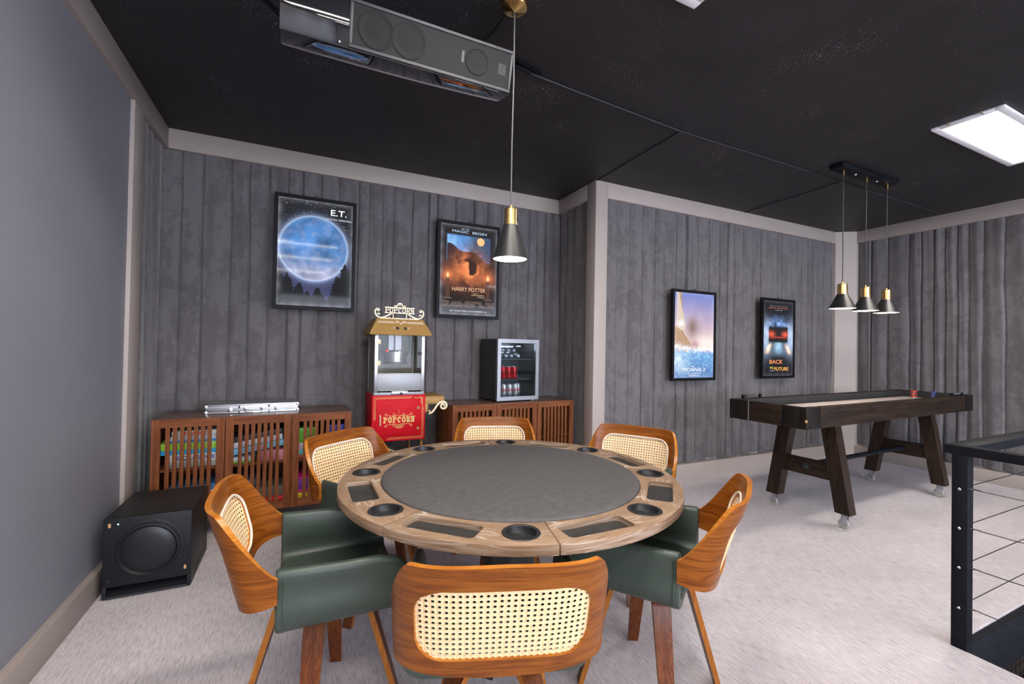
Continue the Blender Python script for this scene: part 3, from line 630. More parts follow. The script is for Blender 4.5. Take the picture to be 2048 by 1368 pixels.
# ------------------------------------------------------------------ glass door fridge
def fridge():
    X0, Y0, Z0, RZ = 1.640, 3.735, .836, math.radians(4.5)
    Wd, Hh, D = .455, .588, .36
    t = thing('mini_fridge', 'small black drinks fridge with steel framed glass door on the walnut cabinet', 'fridge', (X0, Y0, Z0), RZ)
    b = MB(); w_ = .025; y0 = .036
    b.box(0, Wd, y0, D, .012, .012+w_); b.box(0, Wd, y0, D, Hh-w_, Hh); b.box(0, w_, y0, D, .012+w_, Hh-w_); b.box(Wd-w_, Wd, y0, D, .012+w_, Hh-w_); b.box(w_, Wd-w_, D-.02, D, .012+w_, Hh-w_)
    b.build('body', M['fridge'], t, 0)
    b = MB(); e = .001
    b.box(w_, w_+e, y0, D-.02, .037, Hh-w_); b.box(Wd-w_-e, Wd-w_, y0, D-.02, .037, Hh-w_); b.box(w_, Wd-w_, D-.021, D-.02, .037, Hh-w_); b.box(w_, Wd-w_, y0, D-.02, .037, .038); b.build('liner', M['fridge_in'], t, 0)
    # mitred door frame
    f = .036; z0, z1 = .012, Hh
    d = MB()
    o_ = [(0, z0), (Wd, z0), (Wd, z1), (0, z1)]; i_ = [(f, z0+f), (Wd-f, z0+f), (Wd-f, z1-f), (f, z1-f)]
    for k in range(4):
        q = [o_[k], o_[(k+1) % 4], i_[(k+1) % 4], i_[k]]
        c = Vector((sum(p[0] for p in q)/4, sum(p[1] for p in q)/4)); d.prism([(c.x+(p[0]-c.x)*.998, c.y+(p[1]-c.y)*.998) for p in q], 0, .034, 'y')
    door = d.build('door', M['steel'], t, 0, 'brushed steel door frame')
    b = MB(); b.box(f-.004, Wd-f+.004, .010, .013, z0+f-.004, z1-f+.004); b.build('door_glass', M['fridge_glass'], door, 0)
    b = MB(); b.box(.2, .25, .0085, .0095, z1-f-.036, z1-f-.024); b.build('temperature_display', glow((.7, .8, .9), .2), door, 0)
    for z in (.205, .395):
        b = MB()
        for i in range(12): x = w_+.006+(Wd-2*w_-.012)*i/11; b.tube([(x, y0+.02, z), (x, D-.03, z)], .0015, 5)
        for y in (y0+.02, (y0+D)/2, D-.03): b.tube([(w_, y, z), (Wd-w_, y, z)], .002, 6)
        b.build('wire_shelf', M['alu_dull'], t)
    b = MB(); b.box(Wd-.11, Wd-.005, .02, .06, Hh, Hh+.008, .002); b.build('hinge_cover', M['black'], t)
    for x in (.03, Wd-.03):
        for y in (.06, D-.04):
            b = MB(); b.cyl((x, y, 0), (x, y, .014), .012, 12); b.build('foot', M['chrome'] if x > .2 and y < .1 else M['black'], t)
    b = MB(); b.tube([(w_+.02, D-.06, Hh-.07), (Wd-.12, D-.06, Hh-.07)], .003, 6); b.build('light_strip', glow((.75, .85, 1), 10.0), t)
    c, s = math.cos(RZ), math.sin(RZ)
    def at(x, y, z): return (X0+c*x-s*y, Y0+s*x+c*y, Z0+z)
    # cans
    def can(loc, mat, ink, txt, label, group, rz):
        o = thing('drink_can', label, 'can', loc, rz, group); r = .0290; h = .115
        b = MB(); b.lathe([(.021, 0), (.025, .003), (r, .012), (r, h-.016), (.026, h-.006), (.0262, h-.001)], 28, cap=False); b.build('can_body', mat, o)
        b = MB(); b.lathe([(.0262, h-.001), (.0272, h), (.0272, h+.002), (.025, h+.002), (.0245, h-.002), (0, h-.002)], 28, cap=False); l = b.build('lid', M['alu'], o)
        b = MB(); b.box(-.006, .006, -.012, .006, h-.002, h-.0003, .0005); b.build('ring_pull', M['alu'], l)
        me = text_mesh(txt, .058 if len(txt) < 6 else .034, .0002, .0012, .1, width=.076 if len(txt) < 6 else .080)
        for v in me.vertices:
            a = v.co.x/r; rr = r+.0004+v.co.z; zz = v.co.y; v.co = (rr*math.sin(a), -rr*math.cos(a), h*.60+zz)
        me.materials.append(ink); part('lettering', me, o); return o
    sil = can(at(.062, .10, .0395), M['can_silver'], M['ink_red'], 'Coke', 'silver can at the left end of the front row in the fridge', 'silver cans at the bottom of the fridge', RZ-.72)
    for k, (x, lab) in enumerate(((.125, 'second silver can from the left at the bottom of the fridge'), (.188, 'third silver can from the left at the bottom of the fridge'), (.251, 'right hand silver can of the front row, bottom of the fridge'))):
        dup(sil, at(x, .10, .0395), RZ-.70, lab)
    dup(sil, at(.308, .155, .0395), RZ-.8, 'silver can standing apart and further back at the bottom of the fridge')
    red = can(at(.058, .11, .2085), M['can_red'], M['ink_dark'], 'Coca-Cola', 'red can half hidden by the fridge door frame', 'red cans on the middle shelf of the fridge', RZ-.5)
    for x, lab in ((.119, 'second red can from the left on the fridge shelf'), (.180, 'third red can from the left on the fridge shelf'), (.241, 'red can at the right end of the row on the fridge shelf')): dup(red, at(x, .11, .2085), RZ-.5+.2*(x > .2), lab)
    # bottles lying with their caps to the front
    o = thing('water_bottle', 'clear bottle lying at the left of the lower row, white cap to the front', 'bottle', at(.085, .105, .428), RZ, 'bottles lying on the top shelf of the fridge')
    mt = Matrix.Rotation(-PI/2, 4, 'X')
    b = MB(); b.lathe([(.010, .012), (.011, .03), (.026, .06), (.029, .075), (.029, .18), (.025, .19), (0, .19)], 20, mat=mt, cap=False); b.build('bottle_body', M['bottle'], o)
    b = MB(); b.lathe([(0, 0), (.013, 0), (.0145, .002), (.0145, .014), (.011, .015)], 20, mat=mt, cap=False); b.build('bottle_cap', M['cap'], o)
    row = [(.150, 'lower'), (.212, 'lower'), (.285, 'lower'), (.060, 'upper'), (.121, 'upper'), (.180, 'upper'), (.243, 'upper')]
    nm = ['second bottle of the lower row in the fridge top', 'third bottle of the lower row in the fridge top', 'bottle at the right end of the lower row, turned aside', 'bottle of the upper row half hidden by the fridge door frame', 'second bottle of the upper row in the fridge top', 'third bottle of the upper row in the fridge top', 'bottle at the right end of the upper row in the fridge']
    for (x, rw), lab in zip(row, nm): dup(o, at(x, .105 if rw == 'lower' else .115, .428 if rw == 'lower' else .482), RZ+(-.35 if x == .285 else 0), lab)
fridge()

# ------------------------------------------------------------------ popcorn cart
def glyphs(b, word, x, z, h, w, y0, y1, sw, slab):
    """slab serif capitals drawn as ribbons; returns nothing"""
    adv = w/len(word); cnt = [0]; base_strip = b.strip
    class _B:
        def strip(self, p, ww, a0, a1, mi=None): cnt[0] += 1; base_strip(p, ww, a0-.00012*(cnt[0] % 9), a1, mi)
    b = _B()
    for i, ch in enumerate(word):
        cx = x+adv*(i+.5); hw = adv*.40; l, r = cx-hw, cx+hw; zb, zt = z, z+h
        def bar(p, q, ww=sw): b.strip([p, q], ww, y0, y1)
        def serif(xx, zz): b.strip([(xx-sw*1.0, zz), (xx+sw*1.0, zz)], slab, y0, y1)
        if ch in 'PR':
            s = l+sw*.7; bar((s, zb), (s, zt)); serif(s, zb+slab/2); serif(s, zt-slab/2)
            m = zb+h*.48; rr = (zt-m)/2-sw*.3; b.strip([(s, zt-sw*.4)] + [(p[0], p[1]) for p in arc(r-rr-sw*.3, m+rr+sw*.1, rr, 90, -90, 10)] + [(s, m-sw*.1)], sw*.8, y0, y1)
            if ch == 'R': bar((cx, m), (r-sw*.3, zb+slab/2)); serif(r-sw*.3, zb+slab/2)
        elif ch == 'O': b.strip(arc(cx, (zb+zt)/2, hw-sw*.4, 0, 360, 24, h/2-sw*.45), sw, y0, y1)
        elif ch == 'C':
            b.strip(arc(cx+hw*.1, (zb+zt)/2, hw-sw*.4, 48, 312, 20, h/2-sw*.45), sw, y0, y1); e = arc(cx+hw*.1, (zb+zt)/2, hw-sw*.4, 48, 312, 20, h/2-sw*.45); bar((e[0][0], e[0][1]+sw*.6), (e[0][0], e[0][1]-sw*.9), sw*.8)
        elif ch == 'N':
            s, e = l+sw*.6, r-sw*.6; bar((s, zb), (s, zt), sw*.75); bar((e, zb), (e, zt), sw*.75); bar((s, zt-sw*.3), (e, zb+sw*.3), sw*1.05); serif(s, zb+slab/2); serif(e, zt-slab/2); serif(s, zt-slab/2)
def mirror(path, cx): return [(2*cx-p[0], p[1]) for p in path]
def popcorn():
    X0, X1, Y0, Y1 = .507, .925, 3.55, 3.93
    cx = (X0+X1)/2
    t = thing('popcorn_cart', 'red and gold popcorn cart with glass case, spoked wheels and a side shelf', 'popcorn machine', (cx, Y0, 0))
    hw = (X1-X0)/2; D = Y1-Y0
    zr0, zr1 = .590, .952
    b = MB(); b.box(-hw, hw, .006, D, zr0, zr1, .003); b.build('cart_body', M['red'], t)
    b = MB(); b.box(-hw+.030, hw-.048, .0, .008, zr0+.045, zr1-.042, .002); dr = b.build('door', M['red'], t)
    b = MB(); b.tube([(-.148, -.002, .716), (-.148, -.014, .722), (-.148, -.014, .792), (-.148, -.002, .798)], .0055, 8); b.build('handle', M['gold_light'], dr)
    for z in (.846, .682):
        b = MB(); b.box(.140, .162, -.003, .002, z-.011, z+.011, .001); b.build('hinge', M['goldpaint'], dr)
    # gold printed borders and flourishes
    b = MB(); y0, y1 = -.0018, .0062
    for o_ in (.016, .026):
        b.strip([(-hw+o_, zr1-.19), (-hw+o_, zr1-o_), (hw-.09-o_, zr1-o_)], .0028, .0045, .0065); b.strip([(hw-o_, zr1-.10), (hw-o_, zr0+o_), (-hw+.10+o_, zr0+o_)], .0028, .0045, .0065)
    for s_ in (1,):
        b.strip(spiral(hw-.035, zr1-.030, .012, .004, -90, 320), .0035, .0042, .0066); b.strip(spiral(hw-.030, zr1-.060, .010, .003, 60, 380), .003, .0042, .0066); b.strip(bez((hw-.09, zr1-.02), (hw-.07, zr1-.035), (hw-.05, zr1-.02), (hw-.03, zr1-.02)), .004, .0042, .0066); b.strip(bez((hw-.022, zr1-.02), (hw-.03, zr1-.05), (hw-.02, zr1-.07), (hw-.024, zr1-.095)), .004, .0042, .0066)
    b.build('border', M['gold_print'], t, 0)
    b = MB(); glyphs(b, 'POPCORN', -.125, .735, .048, .250, -.0012, .0005, .0105, .0075)
    for z, sg in ((.797, 1), (.716, -1)):
        for m_ in (1, -1):
            p = spiral(.035, z+.004*sg, .013, .003, 200 if sg > 0 else 160, 560 if sg > 0 else -200); q = bez((.005, z-.004*sg), (.03, z-.012*sg), (.06, z-.008*sg), (.095, z-.002*sg)); r_ = spiral(.098, z+.006*sg, .009, .003, -90*sg, 250*sg)
            for u in (p, q, r_): b.strip([(m_*a-.004, c_) for a, c_ in u], .0034, -.0012, .0005)
    b.strip([(-.004, .805), (-.004, .838)], .002, -.0012, .0005); b.strip(arc(0, .703, .030, 0, 360, 24, .012), .0025, -.0012, .0005); b.strip(arc(0, .703, .024, 0, 360, 24, .007), .0015, -.0012, .0005); b.strip([(-.018, .703), (.018, .703)], .004, -.0012, .0005)
    b.build('lettering', M['gold_print'], dr, 0)
    # legs and wheels
    for x in (hw-.055, hw-.018):
        b = MB(); y = D-.05 if x < hw-.03 else .04; b.cyl((x, y, 0), (x, y, zr0+.002), .011, 14); b.build('leg', M['goldpaint'], t)
    R = .285
    for y in (-.012, .026):
        w_ = MB(); wx = .545-cx; mt = Matrix.Translation((wx, y, R)) @ Matrix.Rotation(PI/2, 4, 'X')
        ring = [(R-.008+.008*math.cos(a), .008*math.sin(a)) for a in [2*PI*k/8 for k in range(8)]]; w_.lathe(ring, 48, mat=mt, closed=True); wh = w_.build('wheel', M['rubber'], t, label='black rubber tyre')
        b = MB(); ring = [(R-.020+.007*math.cos(a), .006*math.sin(a)) for a in [2*PI*k/6 for k in range(6)]]; b.lathe(ring, 48, mat=mt, closed=True); b.lathe([(.02, -.015), (.02, .015)], 16, mat=mt); b.build('wheel_rim', M['gold_light'], wh)
        for k in range(12):
            a = 2*PI*k/12+.1; b = MB(); b.cyl((wx+.018*math.cos(a), y, R+.018*math.sin(a)), (wx+(R-.022)*math.cos(a), y, R+(R-.022)*math.sin(a)), .0022, 6); b.build('spoke', M['chrome'], wh)
    b = MB(); b.cyl((.545-cx, -.02, R), (.545-cx, .032, R), .009, 12); b.box(.545-cx-.012, .545-cx+.012, .0, .014, R-.02, zr0); b.build('axle', M['goldpaint'], t)
    # right hand shelf with scroll bracket
    b = MB(); b.box(hw, hw+.165, .03, D-.03, .915, .930, .002); b.box(hw, hw+.165, .03, .042, .868, .916, .001); b.box(hw, hw+.030, .03, .042, .80, .87, .001); b.box(hw+.153, hw+.165, .042, D-.03, .89, .916); b.build('side_shelf', M['goldpaint'], t)
    b = MB(); p = spiral(hw+.036, .812, .006, .018, 420, 200, 18) + bez((hw+.03, .793), (hw+.075, .78), (hw+.09, .85), (hw+.13, .878))[1:] + spiral(hw+.158, .85, .036, .007, 130, -420, 44)
    b.strip(p, [.008]*10+[.014]*(len(p)-20)+[.008]*10, .028, .044); b.build('scroll_bracket', M['gold_light'], t, 40)
    b = MB(); b.tube([(hw+.006, D-.05, .79), (hw+.012, D-.05, .70), (hw+.03, D-.06, .5), (hw+.05, D-.02, .2), (hw+.06, D-.0, .012), (hw+.15, D+.1, .010)], .0045, 8); b.build('power_cord', M['cord_black'], t)
    # glass case
    g0, g1 = zr1, 1.442; gx = hw-.012; fw = .020
    b = MB(); b.box(-gx, gx, .008, D-.01, g0, g0+.022, .001); b.build('case_floor', M['alu_dull'], t)
    for sx in (-1, 1):
        for y in (.008, D-.03):
            b = MB(); b.box(sx*gx, sx*(gx-.026), y, y+fw, g0+.02, g1, .002); b.build('corner_post', M['alu'] if y < .1 else M['alu_dull'], t)
    b = MB(); b.box(-gx+.02, gx-.02, D-.016, D-.012, g0+.02, g1); b.build('back_panel', M['pop_back'], t, 0)
    b = MB(); b.box(-gx+.026, gx-.026, .014, .018, 1.112, g1); fp = b.build('front_glass', M['glass'], t, 0)
    for x in (-gx+.004, gx-.008):
        b = MB(); b.box(x, x+.004, .028, D-.03, g0+.02, g1); b.build('side_panel', M['pop_side'], t, 0)  # side glass drawn opaque; the olive seen through it is put into the colour
    b = MB(); b.box(-gx+.026, gx-.026, .010, .020, g0+.034, 1.116, .001); b.box(-gx+.03, gx-.03, .016, .022, 1.108, 1.124, .001); b.build('lower_panel', M['alu_dull'], t)
    b = MB(); b.box(-.065, .065, -.004, .012, g0+.006, g0+.030, .002); b.tube([(-gx+.04, .004, g0+.038), (-.06, .004, g0+.038), (-.05, .0, g0+.034), (.05, .0, g0+.034), (.06, .004, g0+.038), (gx-.05, .004, g0+.038)], .003, 6); dw = b.build('tray_drawer', M['alu'], t)
    b = MB(); b.lathe([(.010, 0), (.011, .008), (.008, .012), (0, .013)], 14, mat=Matrix.Translation((.01, -.004, g0+.014)) @ Matrix.Rotation(PI/2, 4, 'X')); b.build('knob', M['black'], dw)
    for z in (1.205, 1.372):
        b = MB(); b.box(-gx+.018, -gx+.030, .000, .010, z-.018, z+.018, .001); b.box(-gx+.032, -gx+.044, .008, .014, z-.018, z+.018, .001); b.tube([(-gx+.031, .004, z-.018), (-gx+.031, .004, z+.018)], .003, 8); b.build('door_hinge', M['gold_light'], t)
    mt = Matrix.Translation((gx-.038, .012, 1.285)) @ Matrix.Rotation(PI/2, 4, 'X'); b = MB(); b.lathe([(.011, 0), (.011, .004), (.006, .006), (.006, .014), (.014, .018), (.012, .024), (0, .026)], 20, mat=mt); b.build('door_knob', M['black'], t)
    # kettle and its hanger
    ky = D*.5; kx = -.005
    b = MB(); b.lathe([(0, 1.205), (.088, 1.205), (.094, 1.212), (.094, 1.300), (.098, 1.304), (.094, 1.307), (.088, 1.304)], 36, mat=Matrix.Translation((kx, ky, 0)), cap=False); k = b.build('kettle', M['kettle'], t)
    b = MB(); b.lathe([(.100, 1.192), (.100, 1.206), (0, 1.206)], 36, mat=Matrix.Translation((kx, ky, 0))); b.build('heater_base', M['black'], k)
    b = MB(); b.box(kx-.005, kx+.045, ky-.015, ky+.035, 1.28, g1); b.box(kx-.055, kx-.015, ky+.0, ky+.03, 1.27, g1); b.build('hanger', M['alu_dull'], t, 0)
    b = MB(); b.tube([(kx+.01, ky-.094, 1.298), (kx-.085, ky-.12, 1.300)], .004, 8); b.tube([(kx+.05, ky-.10, 1.30), (kx+.02, ky-.10, 1.225)], .004, 6); b.build('tipping_handle', M['chrome'], k)
    b = MB(); b.lathe([(0, -.013), (.009, -.009), (.013, 0), (.009, .009), (0, .013)], 16, mat=Matrix.Translation((kx-.09, ky-.122, 1.300))); b.build('handle_ball', M['red_plain'], k, 60)
    b = MB(); b.tube(bez((.10, ky, g1), (.125, ky, 1.36), (.12, ky, 1.25), (.02, ky-.06, 1.19), 18), .006, 8); b.build('heater_cable', M['cord_black'], t)
    # hipped top
    z0, z1 = g1-.004, 1.556; hb, ht = .2435, .182
    def fr(h_, yb0, yb1, z): return [(-h_, yb0, z), (h_, yb0, z), (h_, yb1, z), (-h_, yb1, z)]
    b = MB(); A = fr(hb, -.035, D+.035, z0); B = fr(ht, .03, D-.03, z1); lo = fr(hb-.003, -.032, D+.032, z0-.010)
    b.add(lo+A+B, [(3, 2, 1, 0), (8, 9, 10, 11)]+[(k, (k+1) % 4, 4+(k+1) % 4, 4+k) for k in range(4)]+[(4+k, 4+(k+1) % 4, 8+(k+1) % 4, 8+k) for k in range(4)]); top = b.build('top_hood', M['goldpaint'], t, 20)
    sl = math.atan2(z1-z0, .065); HM = Matrix.Translation((0, -.035, z0)) @ Matrix.Rotation(sl-PI/2, 4, 'X')   # local z up the slope, -y out
    def onhood(b): b.v = [tuple(HM @ Vector(q)) for q in b.v]; return b
    b = MB()
    for s_ in (-1, 1):
        b.strip([(s_*.052, .108), (s_*.176, .108)], .0035, -.001, .0005); b.strip([(s_*.050, .097), (s_*.183, .097)], .0035, -.001, .0005)
        b.strip([(s_*a, c_) for a, c_ in spiral(.030, .105, .011, .004, 110, -220)], .004, -.0012, .0005); b.strip([(s_*a, c_) for a, c_ in bez((.028, .116), (.018, .116), (.016, .098), (.002, .096))], .004, -.0012, .0005); b.strip([(s_*a, c_) for a, c_ in spiral(.008, .090, .006, .002, 90, 330)], .003, -.0012, .0005)
    for s_ in (-1, 1): b.strip(arc(s_*.056, .051, .006, 0, 360, 12), .0018, -.001, .0005)
    onhood(b).build('hood_print', M['cream_print'], top, 0)
    for x in (-.030, .030):
        b = MB(); b.lathe([(.013, 0), (.013, .003), (.010, .004), (.008, .003), (0, .0045)], 18, mat=Matrix.Translation((x, 0, .048)) @ Matrix.Rotation(PI/2, 4, 'X')); onhood(b).build('switch', M['black'], top)
    # cut out sign
    b = MB(); y0, y1 = .06, .066; sx = 0; z = z1
    b.box(-.152, .152, y0-.008, y1+.008, z, z+.004)
    b.strip([(-.150, z+.006), (.150, z+.006)], .007, y0, y1); b.strip([(-.119, z+.050), (.119, z+.050)], .006, y0, y1); b.strip([(-.119, z+.094), (.119, z+.094)], .006, y0, y1)
    glyphs(b, 'POPCORN', -.117, z+.051, .042, .234, y0, y1, .0058, .004)
    for s_ in (-1, 1):
        for pth, ww in ((bez((-.06, z+.047), (-.10, z+.028), (-.12, z+.008), (-.155, z+.010)) , .010), (bez((-.155, z+.010), (-.20, z+.018), (-.205, z+.075), (-.172, z+.080)), .009), (spiral(-.170, z+.070, .011, .005, 80, -200), .007), (spiral(-.165, z+.034, .012, .004, 200, -60), .006), (arc(-.068, z+.025, .016, 110, -160, 16, .021), .0055),
                        (bez((-.030, z+.097), (-.018, z+.105), (-.024, z+.128), (0, z+.130)), .007), (spiral(-.038, z+.104, .009, .004, -40, 250), .0045)):
            b.strip(pth if s_ < 0 else mirror(pth, 0), ww, y0, y1)
    b.strip(arc(0, z+.117, .009, 0, 360, 14, .006), .003, y0, y1)
    b.build('sign', M['gold_light'], t, 0)
popcorn()

# ------------------------------------------------------------------ backlit posters
def fbm(w, h, sc, seed, oct=4):
    rng = np.random.default_rng(seed); out = np.zeros((h, w)); amp = 1; tot = 0
    for o in range(oct):
        gx, gy = max(2, int(sc*2**o)+2), max(2, int(sc*2**o*h/w)+2); g = rng.random((gy, gx)); x = np.linspace(0, gx-1.001, w); y = np.linspace(0, gy-1.001, h)
        xi, yi = x.astype(int), y.astype(int); fx, fy = (x-xi)[None, :], (y-yi)[:, None]; fx = fx*fx*(3-2*fx); fy = fy*fy*(3-2*fy)
        a = g[np.ix_(yi, xi)]*(1-fx)+g[np.ix_(yi, xi+1)]*fx; c = g[np.ix_(yi+1, xi)]*(1-fx)+g[np.ix_(yi+1, xi+1)]*fx
        out += amp*(a*(1-fy)+c*fy); tot += amp; amp *= .5
    return out/tot
GW, GH = 170, 256
def canvas(col):
    a = np.zeros((GH, GW, 3)); a[:] = col; return a
YY, XX = np.mgrid[0:GH, 0:GW]; U_ = (XX+.5)/GW; V_ = 1-(YY+.5)/GH          # v up
ASP = GH/GW
def mixa(a, col, m): m = np.clip(m, 0, 1)[..., None]; return a*(1-m)+np.array(col)*m
def sstep(e0, e1, x): t = np.clip((x-e0)/(e1-e0), 0, 1); return t*t*(3-2*t)
def edge_glow(a, s, col=(.75, .78, .9)):  # glow of the edge LEDs, painted into the print colours
    d = np.minimum(np.minimum(U_, 1-U_), np.minimum(V_, 1-V_)*ASP); k = .45+.55*(.5+.5*np.sin(U_*2*PI*5))*(.5+.5*np.sin(V_*2*PI*7)); return a + (np.exp(-d/.028)*k*s)[..., None]*np.array(col)
def pine(a, cx, base, top, wid, seed, col):
    rng = np.random.default_rng(seed); h = top-base; t = (V_-base)/h; n = fbm(GW, GH, 16, seed, 3)
    half = wid*(1-t)**.8*(.80+.45*((1-t)*11 % 1))+.05*(n-.5); m = (V_ >= base-.01) & (V_ <= top) & (np.abs(U_-cx) < half); return mixa(a, col, m*1.)
def art_night():
    a = canvas((.012, .012, .016)); a = mixa(a, (.05, .055, .13), sstep(.62, .1, V_)*.9)
    rng = np.random.default_rng(4)
    for _ in range(170):
        x, y, b_ = rng.random(), .5+.5*rng.random(), rng.random()**3; i, j = int((1-y)*GH), int(x*GW); a[min(i, GH-1), min(j, GW-1)] += .25+.75*b_
    cx, cy, r = .475, .545, .455; d = np.hypot(U_-cx, (V_-cy)*ASP); n = fbm(GW, GH, 4, 8, 5); n2 = fbm(GW, GH, 14, 9, 4); lo = sstep(.52, .22, V_)
    moon = np.stack([.085+.62*np.clip(lo*.75+(n2-.45)*.55, 0, 1), .24+.44*np.clip(lo*.75+(n2-.45)*.5, 0, 1), .56+.30*np.clip(lo*.8+(n2-.45)*.45, 0, 1)], -1); moon *= (.62+1.5*(n-.38))[..., None]; moon = np.clip(moon, .02, 1.1)
    a = a+(np.exp(-np.clip(d-r, 0, None)/.03)*.45)[..., None]*np.array((.45, .6, 1.))*(d > r)[..., None]
    m = sstep(r+.004, r-.004, d); a = a*(1-m[..., None])+moon*m[..., None]; a += (np.exp(-np.abs(d-r)/.012)*.28)[..., None]*np.array((.7, .85, 1.))
    k = (.010, .011, .013)
    for i, (x, tp, w_) in enumerate(((.03, .37, .15), (.13, .31, .16), (.29, .22, .15), (.40, .15, .12), (.53, .19, .12), (.61, .12, .10), (.80, .30, .15), (.90, .43, .19), (.98, .38, .15))): a = pine(a, x, -.02, tp, w_, i+20, k)
    return edge_glow(a, .34)
def art_hall():
    a = canvas((.012, .010, .011)); n = fbm(GW, GH, 5, 3, 5); n2 = fbm(GW, GH, 16, 13, 4)
    m = sstep(.10, .13, U_)*sstep(.89, .86, U_)*sstep(.56, .62, V_)*sstep(.90, .87, V_); sky = np.stack([.10+.5*np.clip(n-.4, 0, 1), .28+.7*np.clip(n-.4, 0, 1), .62+.6*np.clip(n-.4, 0, 1)], -1); left = sstep(.62, .42, U_); a = a*(1-(m*(.25+.75*left))[..., None])+sky*(m*(.25+.75*left))[..., None]
    d = np.hypot(U_-.70, (V_-.835)*ASP); a = mixa(a, (.85, .50, .22), sstep(.072, .064, d))
    # plain dark hills under the sky
    a = mixa(a, (.02, .018, .022), sstep(0, .012, .70+.07*np.sin(U_*5.2+.4)+.03*np.sin(U_*13)+.02*(n-.5)-V_)*(V_ > .55)*sstep(.10, .13, U_)*sstep(.89, .86, U_))
    # a plain warm drift of light
    wd = np.exp(-(((U_-.5)/.30)**2+((V_-.52)/.21)**2)*1.6); c = np.stack([.95*(.25+n2), .34*(.1+n2), .12*(.05+n2)], -1)*1.25; a = a*(1-wd[..., None]*.92)+c*wd[..., None]*.92
    dk = sstep(.50, .62, fbm(GW, GH, 6, 31, 3))*np.exp(-(((U_-.5)/.33)**2+((V_-.5)/.25)**2)); a = mixa(a, (.03, .012, .008), dk*1.2)
    for x, y in ((.135, .435), (.84, .425)):
        d = np.hypot((U_-x)*1.0, (V_-y)*ASP); a += (np.exp(-d/.06)*1.1)[..., None]*np.array((1., .26, .07)); a = mixa(a, (1.2, .85, .45), np.exp(-(((U_-x)/.016)**2+((V_-y)/.025)**2)))
        a = mixa(a, (.10, .045, .03), ((np.abs(U_-x) < .034) & (V_ < y-.03) & (V_ > .19))*.8); a = mixa(a, (.16, .11, .09), ((np.abs(U_-x) < .07) & (V_ < .19) & (V_ > .175))*.7)
    m = (V_ < .155)*(V_ > .085)*(np.abs(U_-.5) < .46)*((V_*GH*.5) % 1 > .4)*(n2 > .40); a = mixa(a, (.22, .15, .12), m*.8)
    return edge_glow(a, .35)
def art_sea():
    n = fbm(GW, GH, 4, 6, 5); n2 = fbm(GW, GH, 14, 16, 4); n3 = fbm(GW, GH, 26, 17, 3)
    a = canvas((0, 0, 0)); t = np.clip((V_-.38)/.6, 0, 1)[..., None]; a = np.array((.92, .66, .62))*(1-t)+np.array((.20, .25, .62))*t; a = a*(.9+.25*(n[..., None]-.5))
    a = mixa(a, (1.0, .88, .82), np.exp(-(((U_-.82)/.25)**2+((V_-.42)/.08)**2))*.8)
    # plain sailing boat: mast, sail and hull
    a = mixa(a, (.42, .30, .20), sstep(.035, .025, np.abs(U_-.20-.10*(1-V_)+.05))*(V_ > .45)); a = mixa(a, (.74, .62, .48), ((U_ < .26+.10*(1-V_)) & (U_ > .06) & (V_ > .55) & (U_ < .12+.35*(1-V_)+.1*(n-.5)))*.8)
    hull = (V_ < .62-.62*U_+.05*np.sin(U_*6)) & (V_ > .30) & (U_ < .72) & (V_ < .66-.45*U_); a = mixa(a, (.46, .28, .17), hull*1.); a = mixa(a, (.62, .42, .27), (hull & (((V_+.62*U_)*18) % 1 < .3))*.8); a = mixa(a, (.30, .06, .07), np.exp(-(((U_-.52)/.10)**2+((V_-.36)/.07)**2))*.8); a = mixa(a, (.22, .13, .08), np.exp(-(((U_-.45)/.17)**2+((V_-.60)/.14)**2)*1.3)*.85)
    sea = sstep(.34, .30, V_-.06*(n2-.5)*2); wv = np.stack([.16+.55*np.clip(n3-.5, 0, 1), .34+.9*np.clip(n3-.45, 0, 1), .66+.7*np.clip(n3-.45, 0, 1)], -1); dk = sstep(.3, .0, V_); wv = wv*(1-dk[..., None]*.55)+np.array((.08, .12, .38))*dk[..., None]*.5; a = a*(1-sea[..., None])+wv*sea[..., None]
    fo = np.exp(-((V_-.34-.10*np.clip(.35-U_, 0, 1)-.03*(n2-.5))/.035)**2)*(n3*1.4); a = mixa(a, (.95, .95, 1.), np.clip(fo, 0, 1)); a = mixa(a, (.75, .9, .98), np.exp(-(((U_-.1)/.22)**2+((V_-.2)/.13)**2))*n2*1.2)
    a = mixa(a, (.93, .92, .9), np.exp(-(((U_-.17)/.09)**2+((V_-.64)/.05)**2))*n3*1.6)
    return edge_glow(a, .30)
